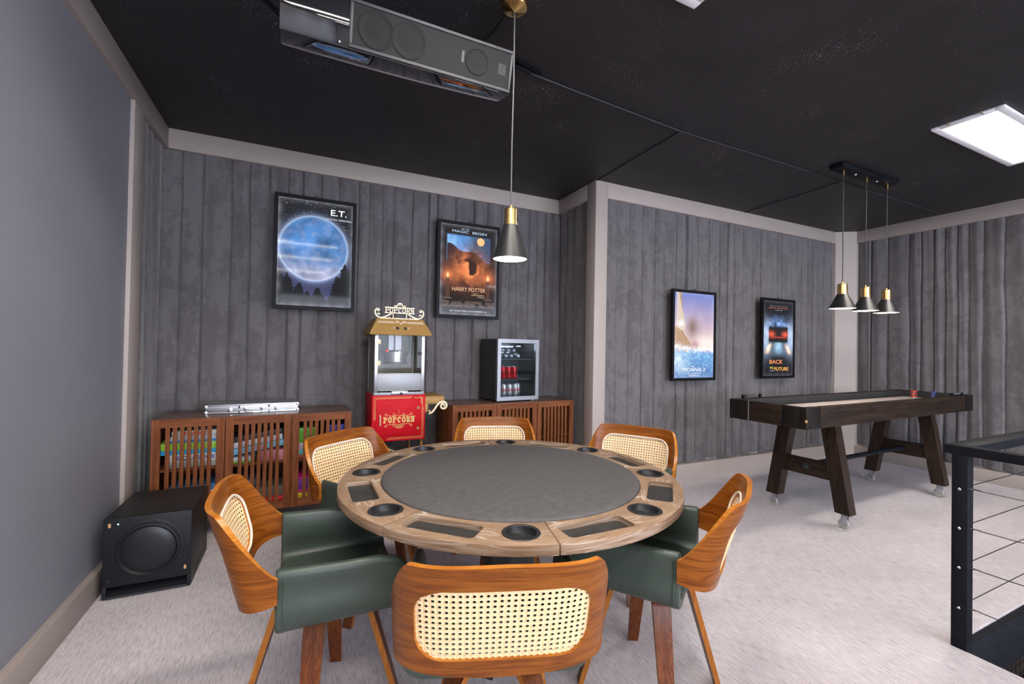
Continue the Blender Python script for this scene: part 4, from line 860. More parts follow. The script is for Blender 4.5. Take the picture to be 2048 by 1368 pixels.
def art_storm():
    a = canvas((.008, .008, .011)); n = fbm(GW, GH, 5, 61, 5); n2 = fbm(GW, GH, 12, 62, 4)
    g = np.exp(-(((np.abs(U_-.5)-.40)/.16)**2+((V_-.50)/.18)**2)); a += (g*(.5+.8*n))[..., None]*np.array((.55, .72, 1.))*.95
    g = np.exp(-(((U_-.5)/.30)**2+((V_-.69)/.075)**2)); a += (g*(n2**2)*2.0)[..., None]*np.array((.25, .45, 1.))
    r = np.abs(n-.5); a += (np.exp(-r/.008)*np.exp(-(((U_-.5)/.42)**2+((V_-.64)/.13)**2))*.9)[..., None]*np.array((.7, .85, 1.))
    # plain glow of two red lamps over a dark block, road below
    blk = sstep(.33, .30, np.abs(U_-.5))*sstep(.44, .46, V_)*sstep(.68, .64, V_); a = mixa(a, (.014, .012, .014), blk)
    for x in (.27, .73): a += (np.exp(-(((U_-x)/.10)**2+((V_-.555)/.035)**2)))[..., None]*np.array((.75, .10, .04))
    a = mixa(a, (.42, .05, .03), sstep(.30, .28, np.abs(U_-.5))*np.exp(-((V_-.515)/.01)**2))
    w_ = np.clip((.47-V_)/.2, 0, 1); road = np.exp(-((np.abs(U_-.5)-.02)/(.10+.2*w_))**2*2)*sstep(.22, .42, V_)*sstep(.46, .43, V_); a += (road*(.5+.7*n2))[..., None]*np.array((.38, .62, .85))
    for s_ in (-1, 1): fl = np.exp(-(((U_-.5-s_*(.27+.9*(.42-V_)))/.06)**2))*sstep(.27, .33, V_)*sstep(.44, .40, V_); a += (fl*n2*1.6)[..., None]*np.array((1.0, .55, .25))
    return edge_glow(a, .16)
def poster(label, x0, x1, z0, z1, y, art, strength, fw=.030, th=.03):
    cx, cz = (x0+x1)/2, (z0+z1)/2; t = thing('backlit_poster', label, 'poster', (cx, y, cz), 0, 'backlit framed film posters')
    hw, hh = (x1-x0)/2, (z1-z0)/2
    b = MB(); o_ = [(-hw, -hh), (hw, -hh), (hw, hh), (-hw, hh)]; i_ = [(-hw+fw, -hh+fw), (hw-fw, -hh+fw), (hw-fw, hh-fw), (-hw+fw, hh-fw)]
    for k in range(4): b.prism([o_[k], o_[(k+1) % 4], i_[(k+1) % 4], i_[k]], 0, th, 'y')
    b.box(-hw+.004, hw-.004, th-.004, th, -hh+.004, hh-.004); b.build('frame', M['frame_black'], t, 0)
    me = bpy.data.meshes.new('print'); pw, ph_ = hw-fw+.002, hh-fw+.002
    vx = -pw+2*pw*np.arange(GW+1)/GW; vz = ph_-2*ph_*np.arange(GH+1)/GH
    gx, gz = np.meshgrid(vx, vz); co = np.stack([gx, np.full_like(gx, .008), gz], -1).reshape(-1, 3)
    ii = np.arange(GH)[:, None]*(GW+1)+np.arange(GW)[None, :]; q = np.stack([ii, ii+GW+1, ii+GW+2, ii+1], -1).reshape(-1, 4)
    me.vertices.add(len(co)); me.vertices.foreach_set('co', co.ravel()); me.loops.add(q.size); me.loops.foreach_set('vertex_index', q.ravel().astype(np.int32))
    me.polygons.add(len(q)); me.polygons.foreach_set('loop_start', np.arange(0, q.size, 4, dtype=np.int32)); me.update(calc_edges=True)
    at = me.color_attributes.new('print', 'FLOAT_COLOR', 'CORNER'); c = np.clip(art(), 0, 1.3).reshape(-1, 3); c = np.repeat(np.concatenate([c, np.ones((len(c), 1))], 1), 4, 0); at.data.foreach_set('color', c.astype(np.float32).ravel())
    me.materials.append(mat_print('print_'+art.__name__[4:], strength)); part('print', me, t)
    b = MB(); b.tube([(-.012, .012, hh-.002), (-.010, .012, hh+.012), (0, .012, hh+.018), (.010, .012, hh+.012), (.012, .012, hh-.002)], .003, 6); b.build('hanging_hook', M['frame_black'], t)
    b = MB(); b.cyl((0, .014, hh+.014), (0, (YA if x0 < 2.4 else YC)-.002-y, hh+.014), .0025, 6); b.build('nail', M['chrome'], t)
    def write(body, u, v, h, col, s=.85, **k):
        text(body, h*2*hh, glow(col, round(s*.24, 3)), t, ((u*2-1)*pw, .006, (v*2-1)*ph_), **k)
    return write, 2*pw
wr, pw = poster('framed backlit night poster with a big blue moon above dark pines', -.220, .414, 1.632, 2.580, 4.072, art_night, .27)
wr('E.T.', .80, .905, .075, (.95, .97, 1.), 1.0, bold=.0008, width=.22*pw); wr('THE EXTRA-TERRESTRIAL', .80, .842, .022, (.85, .88, .95), .8, width=.37*pw)
wr, pw = poster('framed backlit dark poster with orange candle glow, partly behind the pendant lamp', 1.146, 1.790, 1.622, 2.552, 4.072, art_hall, .27)
wr('LET THE', .42, .955, .018, (.55, .72, .95), .8, width=.13*pw); wr('MAGIC  BEGIN', .50, .925, .036, (.55, .72, .95), .9, width=.60*pw); wr('HARRY POTTER', .50, .285, .06, (.95, .55, .28), .85, width=.58*pw)
wr('AND THE', .62, .245, .012, (.8, .6, .3), .8); wr("SORCERER'S", .66, .228, .016, (.85, .65, .35), .8, width=.22*pw); wr('STONE', .72, .207, .016, (.85, .65, .35), .8, width=.12*pw); wr('IN THEATERS NOVEMBER 16', .5, .045, .022, (.9, .9, .92), .85, width=.64*pw)
wr, pw = poster('framed bright backlit poster of a blue sea under a violet sky', 3.449, 4.085, 1.030, 1.984, 3.395, art_sea, .25)
wr('Disney', .46, .135, .018, (.95, .95, 1.), .8, width=.10*pw); wr('MOANA 2', .50, .095, .062, (.95, .96, 1.), 1.0, width=.56*pw); wr('ONLY IN THEATERS', .50, .052, .020, (.9, .92, 1.), .85, width=.36*pw); wr('NOVEMBER 27', .50, .026, .020, (.9, .92, 1.), .85, width=.26*pw)
wr, pw = poster('framed dark backlit poster with blue lightning glow, next to the far corner', 4.848, 5.462, 1.036, 1.984, 3.395, art_storm, .27)
wr('NOV 05 1955 AM 01:21', .50, .905, .024, (.80, .22, .16), .7, width=.62*pw); wr('MONTH  DAY  YEAR   HOUR  MIN', .50, .932, .008, (.8, .8, .8), .6, width=.58*pw); wr('DESTINATION TIME', .50, .876, .009, (.8, .8, .8), .6, width=.24*pw)
wr('BACK', .42, .185, .070, (.90, .30, .12), .9, width=.44*pw, bold=.0012, shear=.12); wr('TO', .28, .105, .034, (.85, .78, .12), .8, width=.12*pw, bold=.001, shear=.12); wr('THE', .28, .068, .026, (.45, .35, .55), .7, width=.13*pw, shear=.12); wr('FUTURE', .60, .09, .062, (.92, .45, .10), .9, width=.48*pw, bold=.0012, shear=.12)

# ------------------------------------------------------------------ round games table
TX, TY, TR, TZ = .90, 1.873, .757, .76
def poker_table():
    t = thing('poker_table', 'round games table with black cloth top and weathered wood rim', 'table', (TX, TY, 0))
    rin = .583; th = .036
    a0 = math.radians(-14); a1 = a0+math.radians(45)   # each segment holds one chip tray and one cup holder; gap = .0012
    gap = .0012
    b = MB(); n = 18; ring = []
    def P(r, a): return (r*math.cos(a), r*math.sin(a))
    poly = [P(TR, a0+(a1-a0)*i/n) for i in range(n+1)] + [P(rin, a1-(a1-a0)*i/n) for i in range(n+1)]
    g0, g1 = a0+gap/TR, a1-gap/TR
    poly = [P(TR, g0+(g1-g0)*i/n) for i in range(n+1)] + [P(rin, g1-(g1-g0)*i/n) for i in range(n+1)]
    b.prism(poly, TZ-th, TZ); seg = part('rim_segment', b.mesh('rim_segment', M['rim'], 0))
    bv = seg.modifiers.new('b', 'BEVEL'); bv.width = .004; bv.segments = 2; bv.limit_method = 'ANGLE'
    # tray pocket (tangential, at angle at) and cup hole
    at_, ac = math.radians(0), math.radians(22.5)
    cut = MB(); M1 = Matrix.Rotation(at_, 4, 'Z')
    cut.prism(rrect(.050, .130, .018, 5, .664, 0), TZ-.020, TZ+.03, 'z', mat=M1); cut.lathe([(0, TZ-.021), (.053, TZ-.021), (.053, TZ+.03), (0, TZ+.03)], 32, mat=Matrix.Translation((0.665*math.cos(ac), 0.665*math.sin(ac), 0)), cap=False)
    co = part('cutter', cut.mesh('cutter', M['tray'], 0))
    bo = seg.modifiers.new('c', 'BOOLEAN'); bo.object = co; bo.operation = 'DIFFERENCE'; bo.solver = 'EXACT'
    bpy.context.view_layer.update(); dg = bpy.context.evaluated_depsgraph_get(); me = bpy.data.meshes.new_from_object(seg.evaluated_get(dg)); me.name = 'rim_segment'
    bpy.data.objects.remove(seg); bpy.data.objects.remove(co)
    me.materials.clear(); me.materials.append(M['rim'])
    for p in me.polygons: p.material_index = 0
    me.polygons.foreach_set('use_smooth', [True]*len(me.polygons)); me.set_sharp_from_angle(angle=math.radians(35))
    uv = me.uv_layers.new(name='UVMap') if not me.uv_layers else me.uv_layers[0]
    for p in me.polygons:
        nz = abs(p.normal.z)
        for li in p.loop_indices:
            v = me.vertices[me.loops[li].vertex_index].co
            # planks run along the segment's chord: grain along local y (tangent)
            am = (a0+a1)/2; tx = -math.sin(am)*v.x+math.cos(am)*v.y; rx = math.cos(am)*v.x+math.sin(am)*v.y
            uv.data[li].uv = (tx, rx if nz > .5 else 3+v.z*1.0)
    bt = MB(); bt.prism(rrect(.050, .130, .018, 5, .664, 0), TZ-.0205, TZ-.0185, 'z'); tm = bt.mesh('chip_tray', M['tray'], 0)
    bc = MB(); bc.lathe([(0, TZ-.0195), (.046, TZ-.0195), (.047, TZ-.018), (.0495, TZ+.0015), (.053, TZ+.0035), (.0615, TZ+.0025), (.063, TZ+.0005), (.0515, TZ-.0015), (.051, TZ-.0205), (0, TZ-.0205)], 40, mat=Matrix.Translation((0.665*math.cos(ac), 0.665*math.sin(ac), 0)), cap=False); cm = bc.mesh('cup_holder', M['black'], 40)
    be = MB(); cx_, cy_ = 0.665*math.cos(ac), 0.665*math.sin(ac)
    for r_ in range(5):
        for k in range(r_+1): be.lathe([(.0040, TZ-.0196), (.0032, TZ-.0180), (0, TZ-.0178)], 7, mat=Matrix.Translation((cx_, cy_, 0)) @ Matrix.Rotation(ac, 4, 'Z') @ Matrix.Translation((-.016+r_*.009, (k-r_/2)*.0095, 0)))
    em = be.mesh('triangle_emboss', M['black'], 40)
    for k in range(8):
        rz = math.radians(45*k); r = (0, 0, rz)
        s = part('rim_segment', me, t, None, None, r); part('chip_tray', tm, s); c_ = part('cup_holder', cm, t, None, None, r); part('emboss', em, c_)
    b = MB(); b.lathe([(0, TZ-.03), (rin-.0015, TZ-.03), (rin-.0015, TZ-.001), (rin-.003, TZ+.003), (rin-.010, TZ+.006), (rin-.03, TZ+.0075), (rin*.6, TZ+.008), (0, TZ+.008)], 96, cap=False); b.build('cloth_top', M['felt'], t, 50)
    b = MB(); b.lathe([(0, TZ-.05), (rin-.03, TZ-.05), (rin+.02, TZ-.037), (0, TZ-.037)], 64, cap=False); b.build('under_board', M['black'], t)
    b = MB(); b.prism([(.115*math.cos(a), .115*math.sin(a)) for a in [2*PI*k/8+PI/8 for k in range(8)]], .06, TZ-.05); b.build('pedestal', M['black'], t, 0)
    for k in range(4):
        b = MB(); a = PI/4+k*PI/2; b.prism([(.02, .0), (.28, .0), (.28, .035), (.11, .075), (.02, .075)], -.035, .035, 'y', mat=Matrix.Rotation(a, 4, 'Z')); b.build('foot', M['black'], t, 0)
poker_table()

# ------------------------------------------------------------------ dining chairs
def chair_meshes():
    N_ = 3.4; A, Bd, yw = .272, .116, -.19
    raw = []
    for i in range(801):
        tt = -PI/2+PI*i/800; sx = math.sin(tt); cs = math.cos(tt)
        raw.append((A*math.copysign(abs(sx)**(2/N_), sx), yw-Bd*abs(cs)**(2/N_)))
    ln = [0]
    for p, q in zip(raw, raw[1:]): ln.append(ln[-1]+math.hypot(q[0]-p[0], q[1]-p[1]))
    Lh = ln[-1]/2; ln = np.array(ln)-Lh; rx = np.array([p[0] for p in raw]); ry = np.array([p[1] for p in raw])
    def plan(s): return float(np.interp(s, ln, rx)), float(np.interp(s, ln, ry))
    def surf(s, z, off):
        x, y = plan(s); e = .004; xa, ya = plan(s-e); xb, yb = plan(s+e); dx, dy = xb-xa, yb-ya; l = math.hypot(dx, dy) or 1
        nx, ny = dy/l, -dx/l                                # outward (towards the back)
        k = max(0, 1-(abs(s)/Lh)**4); lean = -.31*(z-.56)*k
        sc = 1+.10*(z-.6)
        return (x*sc+nx*off, y+ny*off+lean, z)
    def ztop(s):
        a = abs(s)/Lh; return .848-.006*a-(.848-.652)*(.65*float(sstep(np.float64(.64), np.float64(1.0), np.float64(a)))+.35*min(1, max(0, (a-.68)/.32)))
    def zbot(s):
        a = abs(s)/Lh; return .530+.042*a**2
    nT, nS, K, th = 60, 14, 8, .017
    outer = [(s, ztop(s)) for s in np.linspace(-Lh, Lh, nT+1)[:-1]] + [(Lh, z) for z in np.linspace(ztop(Lh), zbot(Lh), nS+1)[:-1]] + [(s, zbot(s)) for s in np.linspace(Lh, -Lh, nT+1)[:-1]] + [(-Lh, z) for z in np.linspace(zbot(Lh), ztop(Lh), nS+1)[:-1]]
    hw, hz, zc, rr = .212, .100, .684, .066
    def inner_side(p, q, n): return [(p[0]+(q[0]-p[0])*i/n, p[1]+(q[1]-p[1])*i/n) for i in range(n)]
    k45 = rr*(1-math.sqrt(.5))
    def corner(cx, cz, a0, a1, n): return [(cx+rr*math.cos(math.radians(a0+(a1-a0)*i/n)), cz+rr*math.sin(math.radians(a0+(a1-a0)*i/n))) for i in range(n)]
    nc = 5
    def side(a, n, s0, s1):   # corner half + straight + corner half
        return a
    top = corner(-hw+rr, zc+hz-rr, 135, 90, nc)+inner_side((-hw+rr, zc+hz), (hw-rr, zc+hz), nT-2*nc)+corner(hw-rr, zc+hz-rr, 90, 45, nc)
    n2 = 4
    rgt = corner(hw-rr, zc+hz-rr, 45, 0, n2)+inner_side((hw, zc+hz-rr), (hw, zc-hz+rr), nS-2*n2)+corner(hw-rr, zc-hz+rr, 0, -45, n2)
    bot = corner(hw-rr, zc-hz+rr, -45, -90, nc)+inner_side((hw-rr, zc-hz), (-hw+rr, zc-hz), nT-2*nc)+corner(-hw+rr, zc-hz+rr, -90, -135, nc)
    lft = corner(-hw+rr, zc-hz+rr, 225, 180, n2)+inner_side((-hw, zc-hz+rr), (-hw, zc+hz-rr), nS-2*n2)+corner(-hw+rr, zc+hz-rr, 180, 135, n2)
    inner = top+rgt+bot+lft; n = len(outer); assert len(inner) == n
    b = MB()
    rings = [[(o[0]+(i[0]-o[0])*k/K, o[1]+(i[1]-o[1])*k/K) for o, i in zip(outer, inner)] for k in range(K+1)]
    for off in (th/2, -th/2):
        for ri, r in enumerate(rings):
            for (s, z) in r: 
                b.uv[len(b.v)] = (s, z); b.v.append(surf(s, z, off))
    W_ = (K+1)*n
    for k in range(K):
        for i in range(n):
            j = (i+1) % n; q = (k*n+i, k*n+j, (k+1)*n+j, (k+1)*n+i)
            b.f += [q, tuple(W_+x for x in q[::-1])]; b.mi += [0, 0]
    # separate rim vertices so the edge keeps its own colour and sharpness
    for k, (nm) in ((0, 'o'), (K, 'i')):
        for i in range(n):
            j = (i+1) % n; q = (k*n+i, k*n+j, W_+k*n+j, W_+k*n+i); b.f.append(q); b.mi.append(1)
    shell = b.mesh('back_shell', [M['walnut'], M['edge']], 40)
    # cane sheet with real holes
    b = MB(); p = .0160; pz = .0152; nx_, nz_ = 28, 14
    def inside(s, z, g=.010):
        dx, dz = abs(s)-(hw+g-rr), abs(z-zc)-(hz+g-rr)
        if dx > 0 and dz > 0: return math.hypot(dx, dz) < rr
        return dx < rr and dz < rr
    for i in range(nx_):
        for j in range(nz_):
            s0, z0 = (i-nx_/2+.5)*p, zc+(j-nz_/2+.5)*pz
            if not inside(s0, z0): continue
            o_ = [(s0+dx*p/2, z0+dz*pz/2) for dx, dz in ((1, 0), (1, 1), (0, 1), (-1, 1), (-1, 0), (-1, -1), (0, -1), (1, -1))]; h_ = [(s0+.0042*math.cos(PI*k/4), z0+.0036*math.sin(PI*k/4)) for k in range(8)]
            base = len(b.v); b.v += [surf(s, z, -.0008) for s, z in o_]+[surf(s, z, .0008) for s, z in h_]
            for k in range(8): kk = (k+1) % 8; b.f.append((base+k, base+kk, base+8+kk, base+8+k)); b.mi.append(0)
    cane = b.mesh('cane_panel', M['cane'], 30)
    b = MB(); b.tube([surf(s, z, -th/2-.001) for s, z in inner], .0045, 6, closed=True); pipe = b.mesh('cane_piping', M['piping'], 60)
    # leather sling
    b = MB(); xo, zt, zb, rc, t_ = .268, .652, .452, .070, .036
    def path():
        pts = [(-xo, zt-.018)] + [(-xo+.006*math.sin(k/5*PI), zt-.018-(zt-.018-zb-rc)*k/6) for k in range(1, 6)] + [(-xo+rc-rc*math.cos(a), zb+rc-rc*math.sin(a)) for a in np.linspace(0, PI/2, 7)]
        return pts + [(0, zb-.004)] + [(-x, z) for x, z in pts[::-1]]
    P0 = path(); m_ = len(P0)
    outp, inp = [], []
    for i, (x, z) in enumerate(P0):
        x2, z2 = P0[min(i+1, m_-1)]; x1, z1 = P0[max(i-1, 0)]; dx, dz = x2-x1, z2-z1; l = math.hypot(dx, dz); outp.append((x, z)); inp.append((x-dz/l*t_, z+dx/l*t_))
    def capp(a, c): cx, cz = (a[0]+c[0])/2, (a[1]+c[1])/2; r = t_/2; return [(cx-r*math.cos(PI*k/5), cz+r*math.sin(PI*k/5)) for k in range(1, 5)]
    # loop: outer left->right then inner right->left with rounded tops
    capR = [(-x, z) for x, z in capp(outp[0], inp[0])]; loop = outp + capR + inp[::-1] + capp(outp[0], inp[0])[::-1]
    loop = outp + capR + inp[::-1] + capp(outp[0], inp[0])[::-1]
    stations = [(-.196, .006), (-.194, .002), (-.188, 0), (-.10, 0), (0, 0), (.10, 0), (.16, 0), (.185, 0), (.2, .004), (.204, .010)]
    nl = len(loop); cen = []
    nrm = []
    for i in range(nl):
        a, c = loop[i-1], loop[(i+1) % nl]; dx, dz = c[0]-a[0], c[1]-a[1]; l = math.hypot(dx, dz) or 1; nrm.append((dz/l, -dx/l))
    # orient normals outwards
    area = sum(loop[i-1][0]*loop[i][1]-loop[i][0]*loop[i-1][1] for i in range(nl)); sg = 1 if area > 0 else -1
    for y, ins in stations:
        for (x, z), (nx, nz) in zip(loop, nrm):
            zz = z-nz*ins*sg; f_ = max(0, (zz-.50)/.16); zz -= f_*.05*max(0, (y-.12)/.085)**2 - f_*.010*max(0, -y/.19)
            b.v.append((x-nx*ins*sg, y, zz))
    ns = len(stations)
    for k in range(ns-1):
        for i in range(nl): j = (i+1) % nl; b.f.append((k*nl+i, k*nl+j, (k+1)*nl+j, (k+1)*nl+i)); b.mi.append(0)
    # end caps as strips between outer and inner
    for k in (0, ns-1):
        o = k*nl; no = len(outp); nc_ = 4
        for i in range(no-1): a_, b2 = i, i+1; c_, d_ = no+nc_+(no-1-i)-1, no+nc_+(no-1-i); b.f.append((o+a_, o+b2, o+c_, o+d_)); b.mi.append(0)
        b.f.append([o+no-1]+[o+no+q for q in range(nc_)]+[o+no+nc_]); b.mi.append(0); b.f.append([o+2*no+nc_-1]+[o+2*no+nc_+q for q in range(nc_)]+[o+0]); b.mi.append(0)
    sling = b.mesh('leather_sling', M['leather'], 50)
    # seams on the rear edge
    b = MB()
    for sgn in (-1, 1):
        b.tube([(sgn*(abs(x)+.001), -.176, z+.008*max(0, (z-.5)/.16)) for x, z in outp[:m_//2+1]] if sgn < 0 else [(x+.001, -.176, z+.008*max(0, (z-.5)/.16)) for x, z in outp[m_//2:]], .0022, 5)
    b.v = [q for q in b.v]; seam = b.mesh('seam', M['leather'], 60)
    # seat pad
    b = MB(); n_ = 44; hx, hy = .226, .205
    def sup(r, k): a = 2*PI*k/n_; e = 2/4.2; return (r*hx*math.copysign(abs(math.cos(a))**e, math.cos(a)), -.002+r*hy*math.copysign(abs(math.sin(a))**e, math.sin(a)))
    prof = [(.90, .476), (.97, .478), (1.0, .482), (1.0, .488), (.97, .498), (.90, .504), (.6, .509), (.25, .510)]
    for r, z in prof:
        for k in range(n_): x, y = sup(r, k); b.v.append((x, y, z))
    for i in range(len(prof)-1):
        for k in range(n_): b.f.append((i*n_+k, i*n_+(k+1) % n_, (i+1)*n_+(k+1) % n_, (i+1)*n_+k)); b.mi.append(0)
    b.f += [list(range(n_))[::-1], [(len(prof)-1)*n_+k for k in range(n_)]]; b.mi += [0, 0]
    pad = b.mesh('seat_pad', M['leather'], 50)
    # bent ply leg, built along +x
    pth = [(.0, .432), (.11, .432)]+[(.11+.05*math.sin(a)+.0, .382+.05*math.cos(a)) for a in np.linspace(.15, 1.30, 7)]
    e = pth[-1]; pth += [(e[0]+(.275-e[0])*k/4, e[1]*(1-k/4)) for k in range(1, 5)]
    b = MB(); m2 = len(pth); tk = .020
    for i, (r, z) in enumerate(pth):
        a, c = pth[max(i-1, 0)], pth[min(i+1, m2-1)]; dx, dz = c[0]-a[0], c[1]-a[1]; l = math.hypot(dx, dz); nx, nz = -dz/l*tk/2, dx/l*tk/2
        w_ = .033-.011*max(0, i-8)/(m2-9)
        if i == m2-1: nx, nz = tk/2, 0
        for sx, sw in ((1, 1), (1, -1), (-1, -1), (-1, 1)): b.v.append((r+nx*sx, sw*w_, z+nz*sx))
    for i in range(m2-1):
        for k in range(4): kk = (k+1) % 4; b.f.append((i*4+k, i*4+kk, i*4+4+kk, i*4+4+k)); b.mi.append(1 if k in (1, 3) else 0)
    b.f += [(3, 2, 1, 0), tuple((m2-1)*4+k for k in range(4))]; b.mi += [1, 1]
    leg = b.mesh('leg', [M['legwood'], M['legedge']], 40)
    b = MB(); b.lathe([(0, .422), (.06, .422), (.06, .440), (.09, .441), (.09, .449), (0, .449)], 24, cap=False); hub = b.mesh('swivel_plate', M['black'], 30)
    return shell, cane, pipe, sling, seam, pad, leg, hub
def chairs():
    shell, cane, pipe, sling, seam, pad, leg, hub = chair_meshes()
    spots = [((.143, 1.762), 0, -14, 'walnut armchair with green leather seat at the left, beside the subwoofer'),
             ((.570, 1.292), 70.5, 40, 'nearest walnut armchair, its cane back turned to the viewer'),
             ((1.268, 1.412), 125, 27, 'walnut armchair at the right of the round table, open carpet behind it'),
             ((.435, 2.418), -52, 12, 'walnut cane back armchair in front of the boxed games cabinet'),
             ((1.134, 2.546), -109, -20, 'walnut cane back armchair in front of the fridge cabinet'),
             ((1.671, 2.052), -147.6, 33, 'walnut cane back armchair in front of the outside corner post')]
    proto = None
    for (x, y), ang, lr, lab in spots:
        rz = math.radians(ang-90)
        if proto is None:
            t = thing('armchair', lab, 'chair', (x, y, 0), rz, 'walnut and green leather armchairs round the games table'); proto = t
            s = part('back_shell', shell, t); part('cane_panel', cane, s, 'woven cane panel'); part('cane_piping', pipe, s)
            sl = part('leather_sling', sling, t, 'green leather armrests and underside'); part('seam', seam, sl); part('seat_pad', pad, t); part('swivel_plate', hub, t, None, (0, -.045, 0))
            for k in range(4): part('leg', leg, t, None, (0, -.045, 0), (0, 0, k*PI/2))
        else: t = dup(proto, (x, y, 0), rz, lab)
        for k, o in enumerate([c for c in t.children if c.name.startswith('leg')]): o.rotation_euler = (0, 0, k*PI/2+math.radians(lr))   # the base swivels
chairs()

# ------------------------------------------------------------------ shuffleboard table
def shuffleboard():
    RZ = math.radians(1.6); OXs, OYs = 3.335, 1.985
    t = thing('shuffleboard_table', 'long dark wood shuffleboard table on slanted legs with casters', 'games table', (OXs, OYs, 0), RZ)
    L, Wd, z0, z1 = 2.93, .625, .784, .944; th = .05
    def bx(n, m, *a, bev=.002): b = MB(); b.box(*a, bev=bev); return b.build(n, M[m], t)
    # long rails with plain end blocks
    for y0, y1 in ((0, th), (Wd-th, Wd)):
        bx('long_rail', 'dark_h', .17, L-.17, y0+.001, y1-.001, z0, z1-.001)
    for x0, x1 in ((0, th), (L-th, L)):
        bx('end_rail', 'dark_y', x0+.001, x1-.001, .17, Wd-.17, z0, z1-.001)
    for sx in (0, 1):
        for sy in (0, 1):
            b = MB(); xa, xb = (0, .17) if sx == 0 else (L-.17, L); ya, yb = (0, th) if sy == 0 else (Wd-th, Wd); b.box(xa, xb, ya, yb, z0-.001, z1, .002)
            xc_, xd = (0, th) if sx == 0 else (L-th, L); yc, yd = (th, .17) if sy == 0 else (Wd-.17, Wd-th); b.box(xc_, xd, yc, yd, z0-.001, z1, .002); cb = b.build('corner_block', M['dark_plain'], t)
            if sx == 0 and sy == 0:
                for k in range(4):
                    b = MB(); z = z0+.02+k*.035; b.box(-.0012, .014, -.0012, .012, z, z+.016); b.build('finger_joint', M['dark_v'], cb, 0)
                b = MB(); b.box(-.0016, .012, -.0016, .008, z0+.052, z0+.07); b.build('chipped_joint', M['tan'], cb, 0)
    for x in (.172, L-.172):
        for yy in (-.0012, Wd-.004): bx('inlay_strip', 'steel_black', x-.004, x+.004, yy, yy+.005, z0, z1, bev=0)
    for xx in (-.0012, L-.004):
        for y in (.172, Wd-.172): bx('inlay_strip', 'alu_dull' if (xx < 0 and y > .3) else 'steel_black', xx, xx+.005, y-.004, y+.004, z0, z1, bev=0)
    b = MB(); b.box(th, L-th, th, Wd-th, z0+.01, z0+.03); b.build('gutter', M['liner'], t, 0)
    b = MB(); b.box(th, L-th, th, th+.003, z0+.03, z1-.006); b.box(th, L-th, Wd-th-.003, Wd-th, z0+.03, z1-.006); b.box(th, th+.003, th, Wd-th, z0+.03, z1-.006); b.box(L-th-.003, L-th, th, Wd-th, z0+.03, z1-.006); b.build('gutter_lining', M['liner'], t, 0)
    b = MB(); b.box(.17, L-.17, .12, Wd-.12, z0+.03, z1-.062, .003); b.build('playing_board', M['playfield'], t)
    # scorers on the rails
    def scorer(x, y):
        s = MB(); s.box(x-.125, x-.105, y-.011, y+.011, z1-.001, z1+.030, .002); s.box(x+.105, x+.125, y-.011, y+.011, z1-.001, z1+.030, .002); o = s.build('scorer', M['steel_black'], t)
        b = MB(); b.cyl((x-.108, y, z1+.020), (x+.108, y, z1+.020), .0025, 8); b.build('scorer_rod', M['chrome'], o)
        for k in range(11):
            b = MB(); xx = x-.075+k*.0135; b.lathe([(.003, -.006), (.010, -.0055), (.0105, 0), (.010, .0055), (.003, .006)], 14, mat=Matrix.Translation((xx, y, z1+.020)) @ Matrix.Rotation(PI/2, 4, 'Y')); b.build('bead', M['beads'], o)
            text(str(k % 10 if k < 10 else 0), .012, M['bead_white'], o, (xx, y-.0112, z1+.020))
    scorer(.255, Wd-.025); scorer(L-.32, .025)
    # slanted leg frames
    for fx in (.42, 2.13):
        for y_t, y_b, sg in ((.155, -.005, -1), (Wd-.155, Wd-.085, 1)):
            pass
        ym = .272-(.03 if fx < 1 else 0)
        for sg in (-1, 1):
            yt, yb = ym+sg*.165, ym+sg*.275; b = MB(); poly = [(yb-.052, .135), (yb+.052, .105) if sg < 0 else (yb+.052, .135), (yt+.052, z0), (yt-.052, z0)]
            poly = [(yb-.052, .118), (yb+.052, .118), (yt+.052, z0), (yt-.052, z0)]
            b.prism(poly, fx, fx+.092, 'x'); lg = b.build('leg', M['dark_v'], t, 0)
            # caster
            cx, cy = fx+.046, yb; b = MB(); b.box(cx-.022, cx+.022, cy-.022, cy+.022, .110, .119); b.box(cx-.018, cx-.014, cy-.018, cy+.022, .035, .110, .001); b.box(cx+.014, cx+.018, cy-.018, cy+.022, .035, .110, .001); b.cyl((cx-.024, cy+.01, .04), (cx+.026, cy+.01, .04), .005, 8); b.box(cx+.018, cx+.05, cy-.004, cy+.018, .068, .074, .002); ca = b.build('caster', M['zinc'], lg)
            # wheel
            w_ = MB(); w_.lathe([(.012, -.012), (.034, -.012), (.038, -.008), (.038, .008), (.034, .012), (.012, .012)], 28, mat=Matrix.Translation((cx, cy+.01, .038)) @ Matrix.Rotation(PI/2, 4, 'Y')); w_.build('caster_wheel', M['caster'], t)
        b = MB(); b.box(fx+.02, fx+.072, ym-.20, ym+.20, .345, .475, .002); b.build('stretcher', M['dark_y'], t)
        b = MB(); xx = fx+.02 if fx < 1 else fx+.072; sg = -1 if fx < 1 else 1; b.lathe([(.030, 0), (.030, .006), (.018, .008), (.018, .024), (.012, .028), (0, .028)], 20, mat=Matrix.Translation((xx, ym, .415)) @ Matrix.Rotation(sg*PI/2, 4, 'Y')); b.build('end_nut', M['rubber'], t)
    b = MB(); b.cyl((.49, .272, .415), (2.15, .272, .415), .021, 18); b.build('cross_bar', M['steel_black'], t)
